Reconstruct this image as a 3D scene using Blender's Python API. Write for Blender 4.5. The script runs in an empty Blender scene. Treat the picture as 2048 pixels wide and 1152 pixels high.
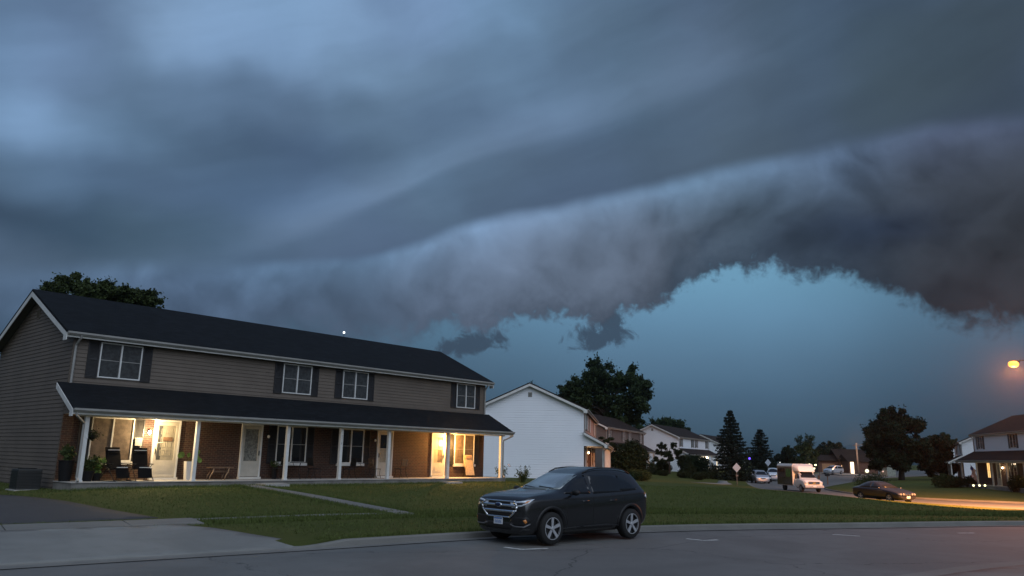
import bpy, bmesh, math, random
import numpy as np
from mathutils import Vector, Matrix
from mathutils.geometry import delaunay_2d_cdt
from mathutils.bvhtree import BVHTree
rng = np.random.default_rng(7)
random.seed(7)
sc = bpy.context.scene
COL = sc.collection
R = math.radians

# ------------------------------------------------------------------ camera
PITCH, ROLL, FPX = 0.2162, 0.0197, 1536.0
cp, sp_ = math.cos(PITCH), math.sin(PITCH)
fwd = Vector((0, cp, sp_)); up0 = Vector((0, -sp_, cp)); rt0 = Vector((1, 0, 0))
cam_r = rt0 * math.cos(ROLL) + up0 * math.sin(ROLL)
cam_u = up0 * math.cos(ROLL) - rt0 * math.sin(ROLL)
cd = bpy.data.cameras.new('camera'); cam = bpy.data.objects.new('camera', cd); COL.objects.link(cam)
m = Matrix((cam_r, cam_u, -fwd)).transposed().to_4x4(); m.translation = (0, 0, 2.0)
cam.matrix_world = m
cd.sensor_width = 36; cd.lens = 36 * FPX / 2048
cd.clip_start = 0.1; cd.clip_end = 6000
sc.camera = cam
sc.view_settings.view_transform = 'Standard'; sc.view_settings.look = 'None'
sc.view_settings.exposure = 0.0; sc.view_settings.gamma = 1.0
try:
    sc.cycles.max_bounces = 5; sc.cycles.diffuse_bounces = 3; sc.cycles.glossy_bounces = 3
    sc.cycles.transparent_max_bounces = 6; sc.cycles.caustics_reflective = False; sc.cycles.caustics_refractive = False
    sc.cycles.sample_clamp_indirect = 4.0
except Exception: pass

def skydir(u, v):
    """azimuth and elevation (rad) of a point of the storm front as surveyed from the photo"""
    d = fwd * FPX + cam_r * (u - 1024) - cam_u * (v - 576)
    d.normalize()
    return math.atan2(d.x, d.y), math.asin(d.z)

def lin(c):
    return tuple(((x / 255) / 12.92 if x / 255 <= .04045 else ((x / 255 + .055) / 1.055) ** 2.4) for x in c)

# ------------------------------------------------------------------ node helper
class NG:
    def __init__(s, tree): s.t = tree; s.n = tree.nodes; s.l = tree.links
    def new(s, kind, **kw):
        n = s.n.new(kind)
        for k, v in kw.items(): setattr(n, k, v)
        return n
    def put(s, sock, v):
        if v is None: return
        if isinstance(v, bpy.types.NodeSocket): s.l.new(v, sock)
        else: sock.default_value = v
    def math(s, op, a, b=None, c=None, clamp=False):
        n = s.new('ShaderNodeMath', operation=op); n.use_clamp = clamp
        for i, v in enumerate((a, b, c)): s.put(n.inputs[i], v)
        return n.outputs[0]
    def vmath(s, op, a, b=None, c=None, scale=None):
        n = s.new('ShaderNodeVectorMath', operation=op)
        for i, v in enumerate((a, b, c)):
            if v is not None: s.put(n.inputs[i], v)
        if scale is not None: s.put(n.inputs['Scale'], scale)
        return n.outputs['Value'] if op in ('DISTANCE', 'LENGTH', 'DOT_PRODUCT') else n.outputs[0]
    def comb(s, x, y, z=0.0):
        n = s.new('ShaderNodeCombineXYZ')
        for i, v in enumerate((x, y, z)): s.put(n.inputs[i], v)
        return n.outputs[0]
    def sep(s, v):
        n = s.new('ShaderNodeSeparateXYZ'); s.l.new(v, n.inputs[0]); return n.outputs
    def noise(s, vec, scale, detail=4, rough=.5, dist=0.0, dim='2D'):
        n = s.new('ShaderNodeTexNoise'); n.noise_dimensions = dim; s.put(n.inputs['Vector'], vec); s.put(n.inputs['Scale'], scale)
        n.inputs['Detail'].default_value = detail; n.inputs['Roughness'].default_value = rough
        n.inputs['Distortion'].default_value = dist
        return n.outputs[0]
    def step(s, x, a, b):
        n = s.new('ShaderNodeMapRange'); n.interpolation_type = 'SMOOTHSTEP'
        s.put(n.inputs[0], x); s.put(n.inputs[1], a); s.put(n.inputs[2], b)
        return n.outputs[0]
    def mix(s, f, a, b, kind='MIX'):
        n = s.new('ShaderNodeMix', data_type='RGBA', blend_type=kind)
        s.put(n.inputs[0], f)
        for i, v in ((6, a), (7, b)):
            s.put(n.inputs[i], (*v, 1) if isinstance(v, tuple) and len(v) == 3 else v)
        return n.outputs[2]
    def ramp(s, f, stops, interp='LINEAR'):
        n = s.new('ShaderNodeValToRGB'); r = n.color_ramp; r.interpolation = interp
        while len(r.elements) < len(stops): r.elements.new(0.5)
        for e, (p, c) in zip(r.elements, stops):
            e.position = p; e.color = (*c, 1) if len(c) == 3 else c
        s.put(n.inputs[0], f); return n.outputs[0]
    def curve(s, x, pts, x0, x1, y0, y1):
        """piecewise curve y(x) through pts, as a Float Curve node"""
        n = s.new('ShaderNodeFloatCurve'); c = n.mapping.curves[0]
        pp = [((a - x0) / (x1 - x0), (b - y0) / (y1 - y0)) for a, b in pts]
        while len(c.points) < len(pp): c.points.new(.5, .5)
        for q, (a, b) in zip(c.points, pp): q.location = (a, b)
        n.mapping.extend = 'HORIZONTAL'; n.mapping.update()
        s.put(n.inputs['Value'], s.math('DIVIDE', s.math('SUBTRACT', x, x0), x1 - x0))
        return s.math('ADD', s.math('MULTIPLY', n.outputs[0], y1 - y0), y0)

# ------------------------------------------------------------------ storm sky (world)
world = bpy.data.worlds.new('World'); sc.world = world; world.use_nodes = True
wt = world.node_tree; wt.nodes.clear(); g = NG(wt)
tc = g.new('ShaderNodeTexCoord'); D = tc.outputs['Generated']
dx, dy, dz = g.sep(D)
az = g.math('ARCTAN2', dx, dy); el = g.math('ARCSINE', dz)
P = g.comb(az, el)
w1 = g.noise(g.vmath('MULTIPLY', P, (1, 1.6, 1)), 5.0, 3, .5)
w2 = g.noise(g.vmath('ADD', P, (7.3, 2.1, 0)), 5.0, 3, .5)
warp = g.comb(g.math('SUBTRACT', w1, .5), g.math('SUBTRACT', w2, .5))
Pw = g.vmath('MULTIPLY_ADD', warp, (.13, .10, 0), P)
# upper deck: broad light and dark masses
SAMP = [
 (0,0,104,130,168),(180,20,98,122,160),(370,10,136,166,210),(500,0,122,152,194),(620,20,130,160,204),(750,10,112,138,178),(900,20,124,152,198),(1024,10,110,140,180),(1150,20,92,115,146),(1280,0,84,106,136),(1536,0,74,92,116),(1792,0,64,80,100),(2048,0,60,72,86),
 (0,110,118,148,192),(110,110,120,146,190),(230,70,92,113,145),(330,110,112,138,176),(430,90,124,152,196),(600,110,122,150,192),(760,90,118,146,186),(900,110,106,132,168),(1024,110,98,124,158),(1280,110,84,106,134),(1400,90,84,102,130),(1536,110,74,92,116),(1792,110,68,84,102),(2048,110,58,70,86),
 (0,200,132,164,210),(90,230,136,168,214),(60,150,124,154,200),(230,180,98,124,160),(340,200,86,110,142),(480,210,88,112,144),(640,190,94,118,152),(800,210,96,120,152),(1024,200,94,118,152),(1200,200,84,106,136),(1536,220,76,94,118),(1792,220,70,86,102),(2048,200,56,68,84),
 (0,280,96,122,156),(110,270,116,146,190),(230,260,92,118,150),(340,300,92,116,150),(440,250,78,100,130),(560,290,76,96,128),(700,280,80,102,132),(860,300,84,106,138),(1100,260,88,110,142),(1280,270,78,98,124),(1536,280,74,90,110),(1792,250,66,80,94),(2048,260,60,72,88),
 (0,350,62,82,106),(130,360,76,98,130),(280,350,84,106,140),(420,350,76,98,130),(560,370,76,98,132),(700,380,82,104,136),(860,370,96,122,154),(1024,340,84,104,132),(1280,350,78,96,122),(1500,330,82,100,120),
 (0,430,72,92,120),(120,400,66,88,116),(200,430,62,84,108),(360,430,68,90,118),(500,430,80,104,138),(640,440,88,112,146),(800,430,86,106,136),(1024,400,82,102,130),
 (0,500,74,92,118),(200,500,68,88,112),(400,480,72,94,120),(600,490,84,104,134),(0,560,78,96,120),(300,540,82,104,130),
]
BASE = np.array(lin((84, 106, 138)))
S = np.array([(*skydir(a, b), *lin((r, gg * 1.01, bb * .97))) for a, b, r, gg, bb in SAMP])
sig = 0.085
Kc = S[:, :2]
dd = ((Kc[:, None, :] - Kc[None, :, :]) ** 2).sum(2)
Gm = np.exp(-dd / sig ** 2)
W = np.linalg.solve(Gm.T @ Gm + .02 * np.eye(len(S)), Gm.T @ (S[:, 2:] - BASE))
def field(a, e):
    return BASE + np.exp(-((Kc - [a, e]) ** 2).sum(1) / sig ** 2) @ W
pwx, pwy, _ = g.sep(Pw)
AZ0, AZ1 = -.75, .75
azw = g.math('DIVIDE', g.math('SUBTRACT', pwx, AZ0), AZ1 - AZ0)
ELS = [.19, .25, .31, .37, .43, .49, .55, .61, .70]
upper = None
for i, e in enumerate(ELS):
    row = g.ramp(azw, [(k / 27, tuple(float(x) for x in np.clip(field(AZ0 + (AZ1 - AZ0) * k / 27, e), .01, 1))) for k in range(28)], 'B_SPLINE')
    upper = row if upper is None else g.mix(g.step(pwy, ELS[i - 1], e), upper, row)
# streaks running with the shelf
sa = R(17)
rot = g.comb(g.math('ADD', g.math('MULTIPLY', az, math.cos(sa)), g.math('MULTIPLY', el, math.sin(sa))),
             g.math('SUBTRACT', g.math('MULTIPLY', el, math.cos(sa)), g.math('MULTIPLY', az, math.sin(sa))))
st = g.noise(g.vmath('MULTIPLY', g.vmath('MULTIPLY_ADD', warp, (.1, .04, 0), rot), (3.0, 14, 1)), 1.0, 5, .5)
puff = g.noise(g.vmath('MULTIPLY_ADD', warp, (.2, .2, 0), P), 9.0, 4, .5)
st2 = g.noise(g.vmath('MULTIPLY', g.vmath('MULTIPLY_ADD', warp, (.06, .03, 0), rot), (7.0, 42, 1)), 1.0, 4, .55)
mod = g.math('ADD', g.math('ADD', g.math('MULTIPLY', g.math('SUBTRACT', st, .5), .40), g.math('MULTIPLY', g.math('SUBTRACT', st2, .5), .13)), g.math('MULTIPLY', g.math('SUBTRACT', puff, .5), .16))
upper = g.vmath('SCALE', upper, scale=g.math('ADD', 1.0, mod))
def crv(px, src=az):
    pts = [skydir(*q) for q in px]
    return g.curve(src, pts, pts[0][0], pts[-1][0], 0.0, .6)
azn = g.math('ADD', az, g.math('MULTIPLY', g.math('SUBTRACT', w1, .5), .03))
# second bright streak
S2 = crv([(-300,520),(250,520),(420,503),(520,480),(620,445),(700,415),(800,372),(900,325),(1010,287),(1150,250),(1280,200),(1400,150),(1480,110),(1700,40),(2048,-40)])
e2 = g.math('SUBTRACT', el, S2)
w2s = g.math('ADD', .012, g.math('MULTIPLY', g.math('ABSOLUTE', g.math('ADD', az, .1)), .03))
above = g.math('POWER', math.e, g.math('MULTIPLY', -1.0, g.math('POWER', g.math('ABSOLUTE', g.math('DIVIDE', e2, g.math('MULTIPLY', w2s, 2.4))), 2.0)))
below = g.math('POWER', math.e, g.math('MULTIPLY', -1.0, g.math('POWER', g.math('ABSOLUTE', g.math('DIVIDE', e2, g.math('MULTIPLY', w2s, .8))), 2.0)))
isab = g.math('GREATER_THAN', e2, 0.0)
s2 = g.math('ADD', g.math('MULTIPLY', isab, above), g.math('MULTIPLY', g.math('SUBTRACT', 1.0, isab), below))
amp2 = g.curve(az, [(-.9, 0.0), (-.45, 0.0), (-.36, .35), (-.2, 1.0), (.05, .8), (.2, .6), (.3, .3), (.36, 0.0), (.9, 0.0)], -.9, .9, 0, 1)
s2 = g.math('MULTIPLY', g.math('MULTIPLY', s2, amp2), g.math('ADD', .35, g.math('MULTIPLY', st, .75)))
upper = g.vmath('MULTIPLY_ADD', s2, lin((64, 76, 92)), upper)
# shelf top line
S1 = crv([(-300,575),(0,560),(200,545),(400,541),(560,527),(640,516),(720,511),(800,492),(900,462),(1024,432),(1200,398),(1350,373),(1450,345),(1560,325),(1700,300),(1800,280),(1900,258),(2048,240),(2300,215)], azn)
e1 = g.math('ADD', g.math('SUBTRACT', S1, el), g.math('MULTIPLY', g.math('SUBTRACT', w2, .5), .022))          # positive inside the roll cloud
# just above the shelf line the deck is darkest
dk = g.math('POWER', math.e, g.math('MULTIPLY', g.math('MAXIMUM', g.math('MULTIPLY', e1, -1.0), 0.0), -1 / .035))
dka = g.curve(az, [(-.9, 0.1), (-.4, .15), (-.2, .5), (.1, .75), (.5, .9), (.9, .9)], -.9, .9, 0, 1)
upper = g.mix(g.math('MULTIPLY', g.math('MULTIPLY', dk, dka), .55), upper, lin((66, 80, 100)))
inroll = g.step(e1, g.curve(az, [(-.9, -.03), (-.4, -.02), (-.2, -.008), (.0, -.012), (.3, -.015), (.9, -.022)], -.9, .9, -.03, 0), .012)
# roll cloud body
bil = g.noise(g.vmath('MULTIPLY', g.vmath('MULTIPLY_ADD', warp, (.12, .12, 0), P), (1.0, .8, 1)), 11.0, 6, .55)
bil2 = g.noise(g.vmath('MULTIPLY_ADD', warp, (.08, .08, 0), g.vmath('ADD', P, (3.1, 0, 0))), 21.0, 3, .5)
vo = g.new('ShaderNodeTexVoronoi', feature='SMOOTH_F1', voronoi_dimensions='2D'); g.put(vo.inputs['Vector'], g.vmath('MULTIPLY_ADD', warp, (.18, .16, 0), P)); vo.inputs['Scale'].default_value = 16; vo.inputs['Smoothness'].default_value = .7
azr = g.math('DIVIDE', g.math('ADD', az, .7), 1.4)
def azp(u): return (skydir(u, 600)[0] + .7) / 1.4
hi = g.ramp(azr, [(azp(0), lin((84,106,132))), (azp(420), lin((100,128,160))), (azp(700), lin((104,136,168))), (azp(1024), lin((114,140,172))), (azp(1400), lin((108,138,168))), (azp(1700), lin((102,126,158))), (azp(1900), lin((88,102,130))), (azp(2048), lin((78,90,114)))])
mid = g.ramp(azr, [(azp(0), lin((66,84,106))), (azp(350), lin((72,88,112))), (azp(600), lin((72,88,110))), (azp(800), lin((80,94,114))), (azp(1100), lin((98,112,132))), (azp(1300), lin((88,98,114))), (azp(1500), lin((72,86,100))), (azp(1700), lin((62,74,88))), (azp(1850), lin((64,72,82))), (azp(2048), lin((58,64,72)))])
f1 = g.math('POWER', math.e, g.math('MULTIPLY', g.math('MAXIMUM', e1, 0.0), -1 / .038))
f1 = g.math('MULTIPLY', f1, g.math('ADD', .50, g.math('MULTIPLY', bil, .75)), clamp=True)
roll = g.mix(f1, mid, hi)
# low edge of the roll cloud
E1p = [(-300,690),(0,690),(500,690),(700,694),(780,684),(840,664),(900,648),(955,662),(1000,650),(1060,640),(1100,634),(1170,646),(1240,630),(1320,612),(1370,575),(1410,552),(1450,542),(1500,540),(1545,530),(1590,540),(1650,552),(1720,566),(1790,586),(1840,614),(1885,646),(1930,656),(1975,648),(2048,640),(2300,600)]
E1 = crv(E1p)
rag = g.noise(P, 20.0, 6, .62, .2)
rag2 = g.noise(g.vmath('MULTIPLY', P, (1, 1, 1)), 70.0, 4, .6, .3)
edge = g.math('ADD', g.math('ADD', g.math('SUBTRACT', el, E1), g.math('MULTIPLY', g.math('SUBTRACT', rag, .5), .050)), g.math('MULTIPLY', g.math('SUBTRACT', rag2, .5), .030))
soft = g.curve(az, [(-.9, .05), (-.2, .04), (-.1, .018), (0, .012), (.2, .010), (.4, .014), (.6, .018), (.9, .018)], -.9, .9, 0, .1)
ecl = g.step(edge, g.math('MULTIPLY', soft, -.8), soft)
# darkening towards the ragged base, patchy
ed = g.math('POWER', math.e, g.math('MULTIPLY', g.math('MAXIMUM', edge, 0.0), -1 / .045))
lowc = g.ramp(azr, [(azp(0), lin((56,74,94))), (azp(500), lin((58,72,90))), (azp(760), lin((64,76,94))), (azp(1000), lin((64,74,90))), (azp(1300), lin((56,66,80))), (azp(1400), lin((50,64,80))), (azp(1560), lin((52,64,80))), (azp(1680), lin((42,52,66))), (azp(1800), lin((42,50,62))), (azp(1900), lin((50,52,60))), (azp(2048), lin((50,51,58)))])
roll = g.mix(g.math('MULTIPLY', ed, .92), roll, lowc)
# the dark core over the arch
for (u, v, su, sv, c, k) in [(1740, 480, .085, .035, (40, 50, 68), .85), (1680, 500, .05, .03, (44, 56, 74), .6), (1960, 610, .07, .05, (44, 46, 54), .6), (1440, 480, .014, .022, (58, 72, 90), .55), (1375, 560, .02, .04, (54, 68, 84), .5), (720, 590, .03, .03, (66, 82, 102), .5), (900, 520, .02, .02, (78, 94, 114), .4), (620, 560, .035, .025, (66, 84, 106), .5)]:
    a, e = skydir(u, v)
    q = g.vmath('MULTIPLY', g.vmath('SUBTRACT', g.vmath('MULTIPLY_ADD', warp, (.16, .12, 0), g.vmath('MULTIPLY_ADD', roll, (1e-7, 1e-7, 0), P)), (a, e, 0)), (1 / su, 1 / sv, 0))
    L_ = g.vmath('LENGTH', q)
    ff = g.math('POWER', math.e, g.math('MULTIPLY', g.math('MULTIPLY', L_, L_), -1.0))
    roll = g.mix(g.math('MULTIPLY', ff, k), roll, lin(c))
bm_ = g.math('ADD', g.math('MULTIPLY', g.math('SUBTRACT', bil, .5), .62), g.math('ADD', g.math('MULTIPLY', g.math('SUBTRACT', bil2, .5), .42), g.math('MULTIPLY', g.math('SUBTRACT', vo.outputs[0], .45), .48)))
roll = g.vmath('SCALE', roll, scale=g.math('ADD', g.curve(az, [(-.9, 1.15), (-.3, 1.18), (0, 1.32), (.12, 1.22), (.3, 1.02), (.9, .98)], -.9, .9, 0, 2), bm_))
# clear teal air under the arch
elr = g.math('DIVIDE', el, .35)
def elp(v): return skydir(1200, v)[1] / .35
clear = g.ramp(elr, [(0.0, lin((50, 68, 84))), (elp(860), lin((64, 87, 106))), (elp(800), lin((72, 99, 122))), (elp(720), lin((86, 118, 144))), (elp(640), lin((98, 137, 166))), (elp(560), lin((106, 151, 180)))])
azf = g.curve(az, [(-.9, .62), (-.3, .64), (-.1, .78), (-.02, .86), (.1, 1.0), (.3, 1.04), (.38, .96), (.5, .72), (.62, .62), (.9, .6)], -.9, .9, 0, 1.3)
hz = g.noise(g.vmath('MULTIPLY', P, (1, 1.3, 1)), 6.0, 3, .5)
clear = g.vmath('SCALE', clear, scale=g.math('MULTIPLY', azf, g.math('ADD', .94, g.math('MULTIPLY', hz, .12))))
# two loose scraps of cloud under the roll
scr = 0.0
for (u, v, su, sv, an) in [(938, 690, .050, .019, .14), (1200, 672, .048, .020, .05), (1218, 648, .026, .018, 0)]:
    a, e = skydir(u, v)
    q = g.vmath('SUBTRACT', P, (a, e, 0)); qx, qy, _ = g.sep(q)
    qy2 = g.math('SUBTRACT', qy, g.math('MULTIPLY', qx, an))
    L_ = g.vmath('LENGTH', g.comb(g.math('DIVIDE', qx, su), g.math('DIVIDE', qy2, sv)))
    nz = g.noise(P, 34.0, 6, .66, .4)
    b = g.math('SUBTRACT', g.math('ADD', 1.0, g.math('MULTIPLY', g.math('SUBTRACT', nz, .5), 2.6)), L_)
    scr = g.math('MAXIMUM', scr, g.step(b, 0.0, .55))
clear = g.mix(g.math('MULTIPLY', scr, .92), clear, lin((58, 74, 92)))
front = g.mix(ecl, clear, roll)
front = g.mix(inroll, upper, front)
# behind the viewer the sky is still bright (the storm comes from ahead)
fb = g.step(dy, .25, -.35)
glow = g.math('ADD', .16, g.math('MULTIPLY', .62, g.step(dz, .25, .75)))
lobe = g.vmath('DOT_PRODUCT', D, tuple(Vector((.38, -.72, .60)).normalized()))
glow = g.math('ADD', glow, g.math('MULTIPLY', 2.1, g.step(lobe, .70, 1.0)))
back = g.vmath('SCALE', lin((200, 213, 232)), scale=glow)
col = g.mix(fb, front, back)
dark = g.step(dz, -.12, -.01)
col = g.mix(dark, lin((30, 34, 34)), col)
bg = g.new('ShaderNodeBackground'); g.put(bg.inputs['Color'], col); bg.inputs['Strength'].default_value = 1.0
wo = g.new('ShaderNodeOutputWorld'); g.l.new(bg.outputs[0], wo.inputs['Surface'])
world.cycles.sampling_method = 'MANUAL'; world.cycles.sample_map_resolution = 512
# no sun lamp: after sunset under a storm deck, the sky alone lights the street

# ------------------------------------------------------------------ materials
def mat(name, color, rough=.7, metal=0.0, spec=.4, emit=None, estr=0.0, vary=0.0, vscale=3.0, bump=0.0, bscale=40.0, alpha=1.0, coat=0.0, vcol=None, trans=0.0):
    mt = bpy.data.materials.new(name); mt.use_nodes = True
    q = NG(mt.node_tree); b = q.n['Principled BSDF']
    c = lin(color) if max(color) > 1 else color
    b.inputs['Base Color'].default_value = (*c, 1); b.inputs['Roughness'].default_value = rough
    b.inputs['Metallic'].default_value = metal; b.inputs['Specular IOR Level'].default_value = spec
    b.inputs['Coat Weight'].default_value = coat; b.inputs['Coat Roughness'].default_value = .05
    b.inputs['Transmission Weight'].default_value = trans
    if emit: b.inputs['Emission Color'].default_value = (*emit, 1); b.inputs['Emission Strength'].default_value = estr
    oc = q.new('ShaderNodeTexCoord').outputs['Object']
    if vary:
        n = q.noise(oc, vscale, 5, .6, dim='3D')
        c2 = vcol or tuple(x * (1 - vary) for x in c)
        q.put(b.inputs['Base Color'], q.mix(q.step(n, .32, .68), tuple(min(1, x * (1 + vary * .6)) for x in c) if not vcol else c, c2))
    if bump:
        n = q.noise(oc, bscale, 4, .6, dim='3D'); bp = q.new('ShaderNodeBump'); bp.inputs['Strength'].default_value = bump
        bp.inputs['Distance'].default_value = .02; q.put(bp.inputs['Height'], n); q.l.new(bp.outputs[0], b.inputs['Normal'])
    return mt
M = {}
def brick_mat(name, c1, c2, mortar):
    mt = bpy.data.materials.new(name); mt.use_nodes = True
    q = NG(mt.node_tree); b = q.n['Principled BSDF']
    oc = q.new('ShaderNodeTexCoord').outputs['Object']; x, y, z = q.sep(oc)
    v = q.comb(q.math('ADD', x, y), z)
    t = q.new('ShaderNodeTexBrick'); q.put(t.inputs['Vector'], v)
    t.inputs['Scale'].default_value = 1; t.inputs['Brick Width'].default_value = .215; t.inputs['Row Height'].default_value = .078
    t.inputs['Mortar Size'].default_value = .009; t.inputs['Mortar Smooth'].default_value = .3; t.inputs['Bias'].default_value = -.1
    t.inputs['Color1'].default_value = (*c1, 1); t.inputs['Color2'].default_value = (*c2, 1); t.inputs['Mortar'].default_value = (*mortar, 1)
    n = q.noise(oc, 9, 4, .6, dim='3D')
    q.put(b.inputs['Base Color'], q.mix(q.step(n, .3, .75), t.outputs[0], q.mix(.45, t.outputs[0], (.02, .012, .01))))
    bp = q.new('ShaderNodeBump'); bp.inputs['Strength'].default_value = .6; bp.inputs['Distance'].default_value = .012
    q.put(bp.inputs['Height'], q.math('SUBTRACT', 1.0, t.outputs['Fac'])); q.l.new(bp.outputs[0], b.inputs['Normal'])
    b.inputs['Roughness'].default_value = .85
    return mt
M['brick'] = brick_mat('red_brick', (.062, .020, .010), (.030, .011, .007), (.115, .085, .060))
M['brick_dark'] = brick_mat('brown_brick', (.13, .055, .035), (.08, .035, .025), (.2, .16, .13))
M['siding'] = mat('taupe_vinyl_siding', (.126, .102, .082), .6, vary=.12, vscale=.8)
M['siding_pink'] = mat('pinkish_beige_siding', (.42, .30, .26), .6, vary=.1, vscale=.8)
M['siding_white'] = mat('white_vinyl_siding', (.80, .83, .87), .55, vary=.03, vscale=.3)
M['siding_grey'] = mat('brown_grey_siding', (.14, .115, .105), .6, vary=.12, vscale=.8)
M['trim'] = mat('white_trim', (.62, .62, .60), .45, vary=.1, vscale=2.5)
M['gutter'] = mat('cream_aluminium_gutter', (.27, .265, .25), .45, vary=.12, vscale=1.5)
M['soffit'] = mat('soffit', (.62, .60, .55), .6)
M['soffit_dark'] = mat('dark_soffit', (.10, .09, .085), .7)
M['shutter'] = mat('black_shutter', (.022, .022, .024), .5, vary=.2)
M['door_white'] = mat('painted_white_door', (.46, .43, .37), .4, vary=.08, vscale=4)
M['door_inner'] = mat('inner_door_panel', (.27, .25, .20), .5, vary=.12, vscale=6)
M['glass'] = mat('dark_window_glass', (.012, .013, .015), .08, spec=.5)
M['curtain'] = mat('window_with_grey_curtain', (.050, .053, .055), .05, spec=.35, vary=.3, vscale=7)
M['curtain_tan'] = mat('window_with_closed_blind', (.12, .092, .07), .35, spec=.5, vary=.35, vscale=5)
M['concrete'] = mat('concrete', (.36, .35, .33), .85, vary=.18, vscale=1.4, bump=.4, bscale=30)
M['concrete_dark'] = mat('weathered_concrete', (.19, .18, .165), .9, vary=.3, vscale=2, bump=.5, bscale=18)
M['metal_dark'] = mat('black_metal', (.012, .012, .012), .5, spec=.25)
M['metal'] = mat('brushed_metal', (.5, .5, .5), .3, metal=.9)
M['bulb'] = mat('lit_warm_bulb', (1, .8, .5), .5, emit=(1.0, .72, .38), estr=60)
M['bulb_white'] = mat('lit_white_bulb', (1, 1, 1), .5, emit=(1.0, .86, .62), estr=60)
M['bulb_off'] = mat('frosted_glass_globe', (.62, .62, .6), .25, spec=.6)
M['wood'] = mat('weathered_wood', (.17, .10, .06), .6, vary=.3, vscale=8)
M['wood_tan'] = mat('tan_wood', (.36, .22, .12), .55, vary=.2, vscale=6)
M['terracotta_dark'] = mat('dark_pot', (.012, .012, .013), .6, spec=.12)
M['white_pot'] = mat('white_planter', (.6, .58, .55), .5)
def shingle_mat(name, color, rough=.9):
    mt = bpy.data.materials.new(name); mt.use_nodes = True
    q = NG(mt.node_tree); b = q.n['Principled BSDF']
    oc = q.new('ShaderNodeTexCoord').outputs['Object']; x, y, z = q.sep(oc)
    t = q.new('ShaderNodeTexBrick'); q.put(t.inputs['Vector'], q.comb(x, q.math('MULTIPLY', z, 2.3)))
    t.inputs['Scale'].default_value = 1; t.inputs['Brick Width'].default_value = .33; t.inputs['Row Height'].default_value = .14
    t.inputs['Mortar Size'].default_value = .008; t.inputs['Bias'].default_value = 0
    t.inputs['Color1'].default_value = (*color, 1); t.inputs['Color2'].default_value = (*[c * .45 for c in color], 1); t.inputs['Mortar'].default_value = (*[c * .35 for c in color], 1)
    n = q.noise(oc, 1.1, 5, .6, dim='3D')
    q.put(b.inputs['Base Color'], q.mix(q.step(n, .3, .7), t.outputs[0], q.mix(.5, t.outputs[0], tuple(c * .5 for c in color))))
    b.inputs['Roughness'].default_value = rough; b.inputs['Specular IOR Level'].default_value = .15
    return mt
M['shingle'] = shingle_mat('charcoal_shingles', (.011, .0135, .017))
M['shingle_brown'] = shingle_mat('brown_shingles', (.040, .028, .024))

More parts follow.
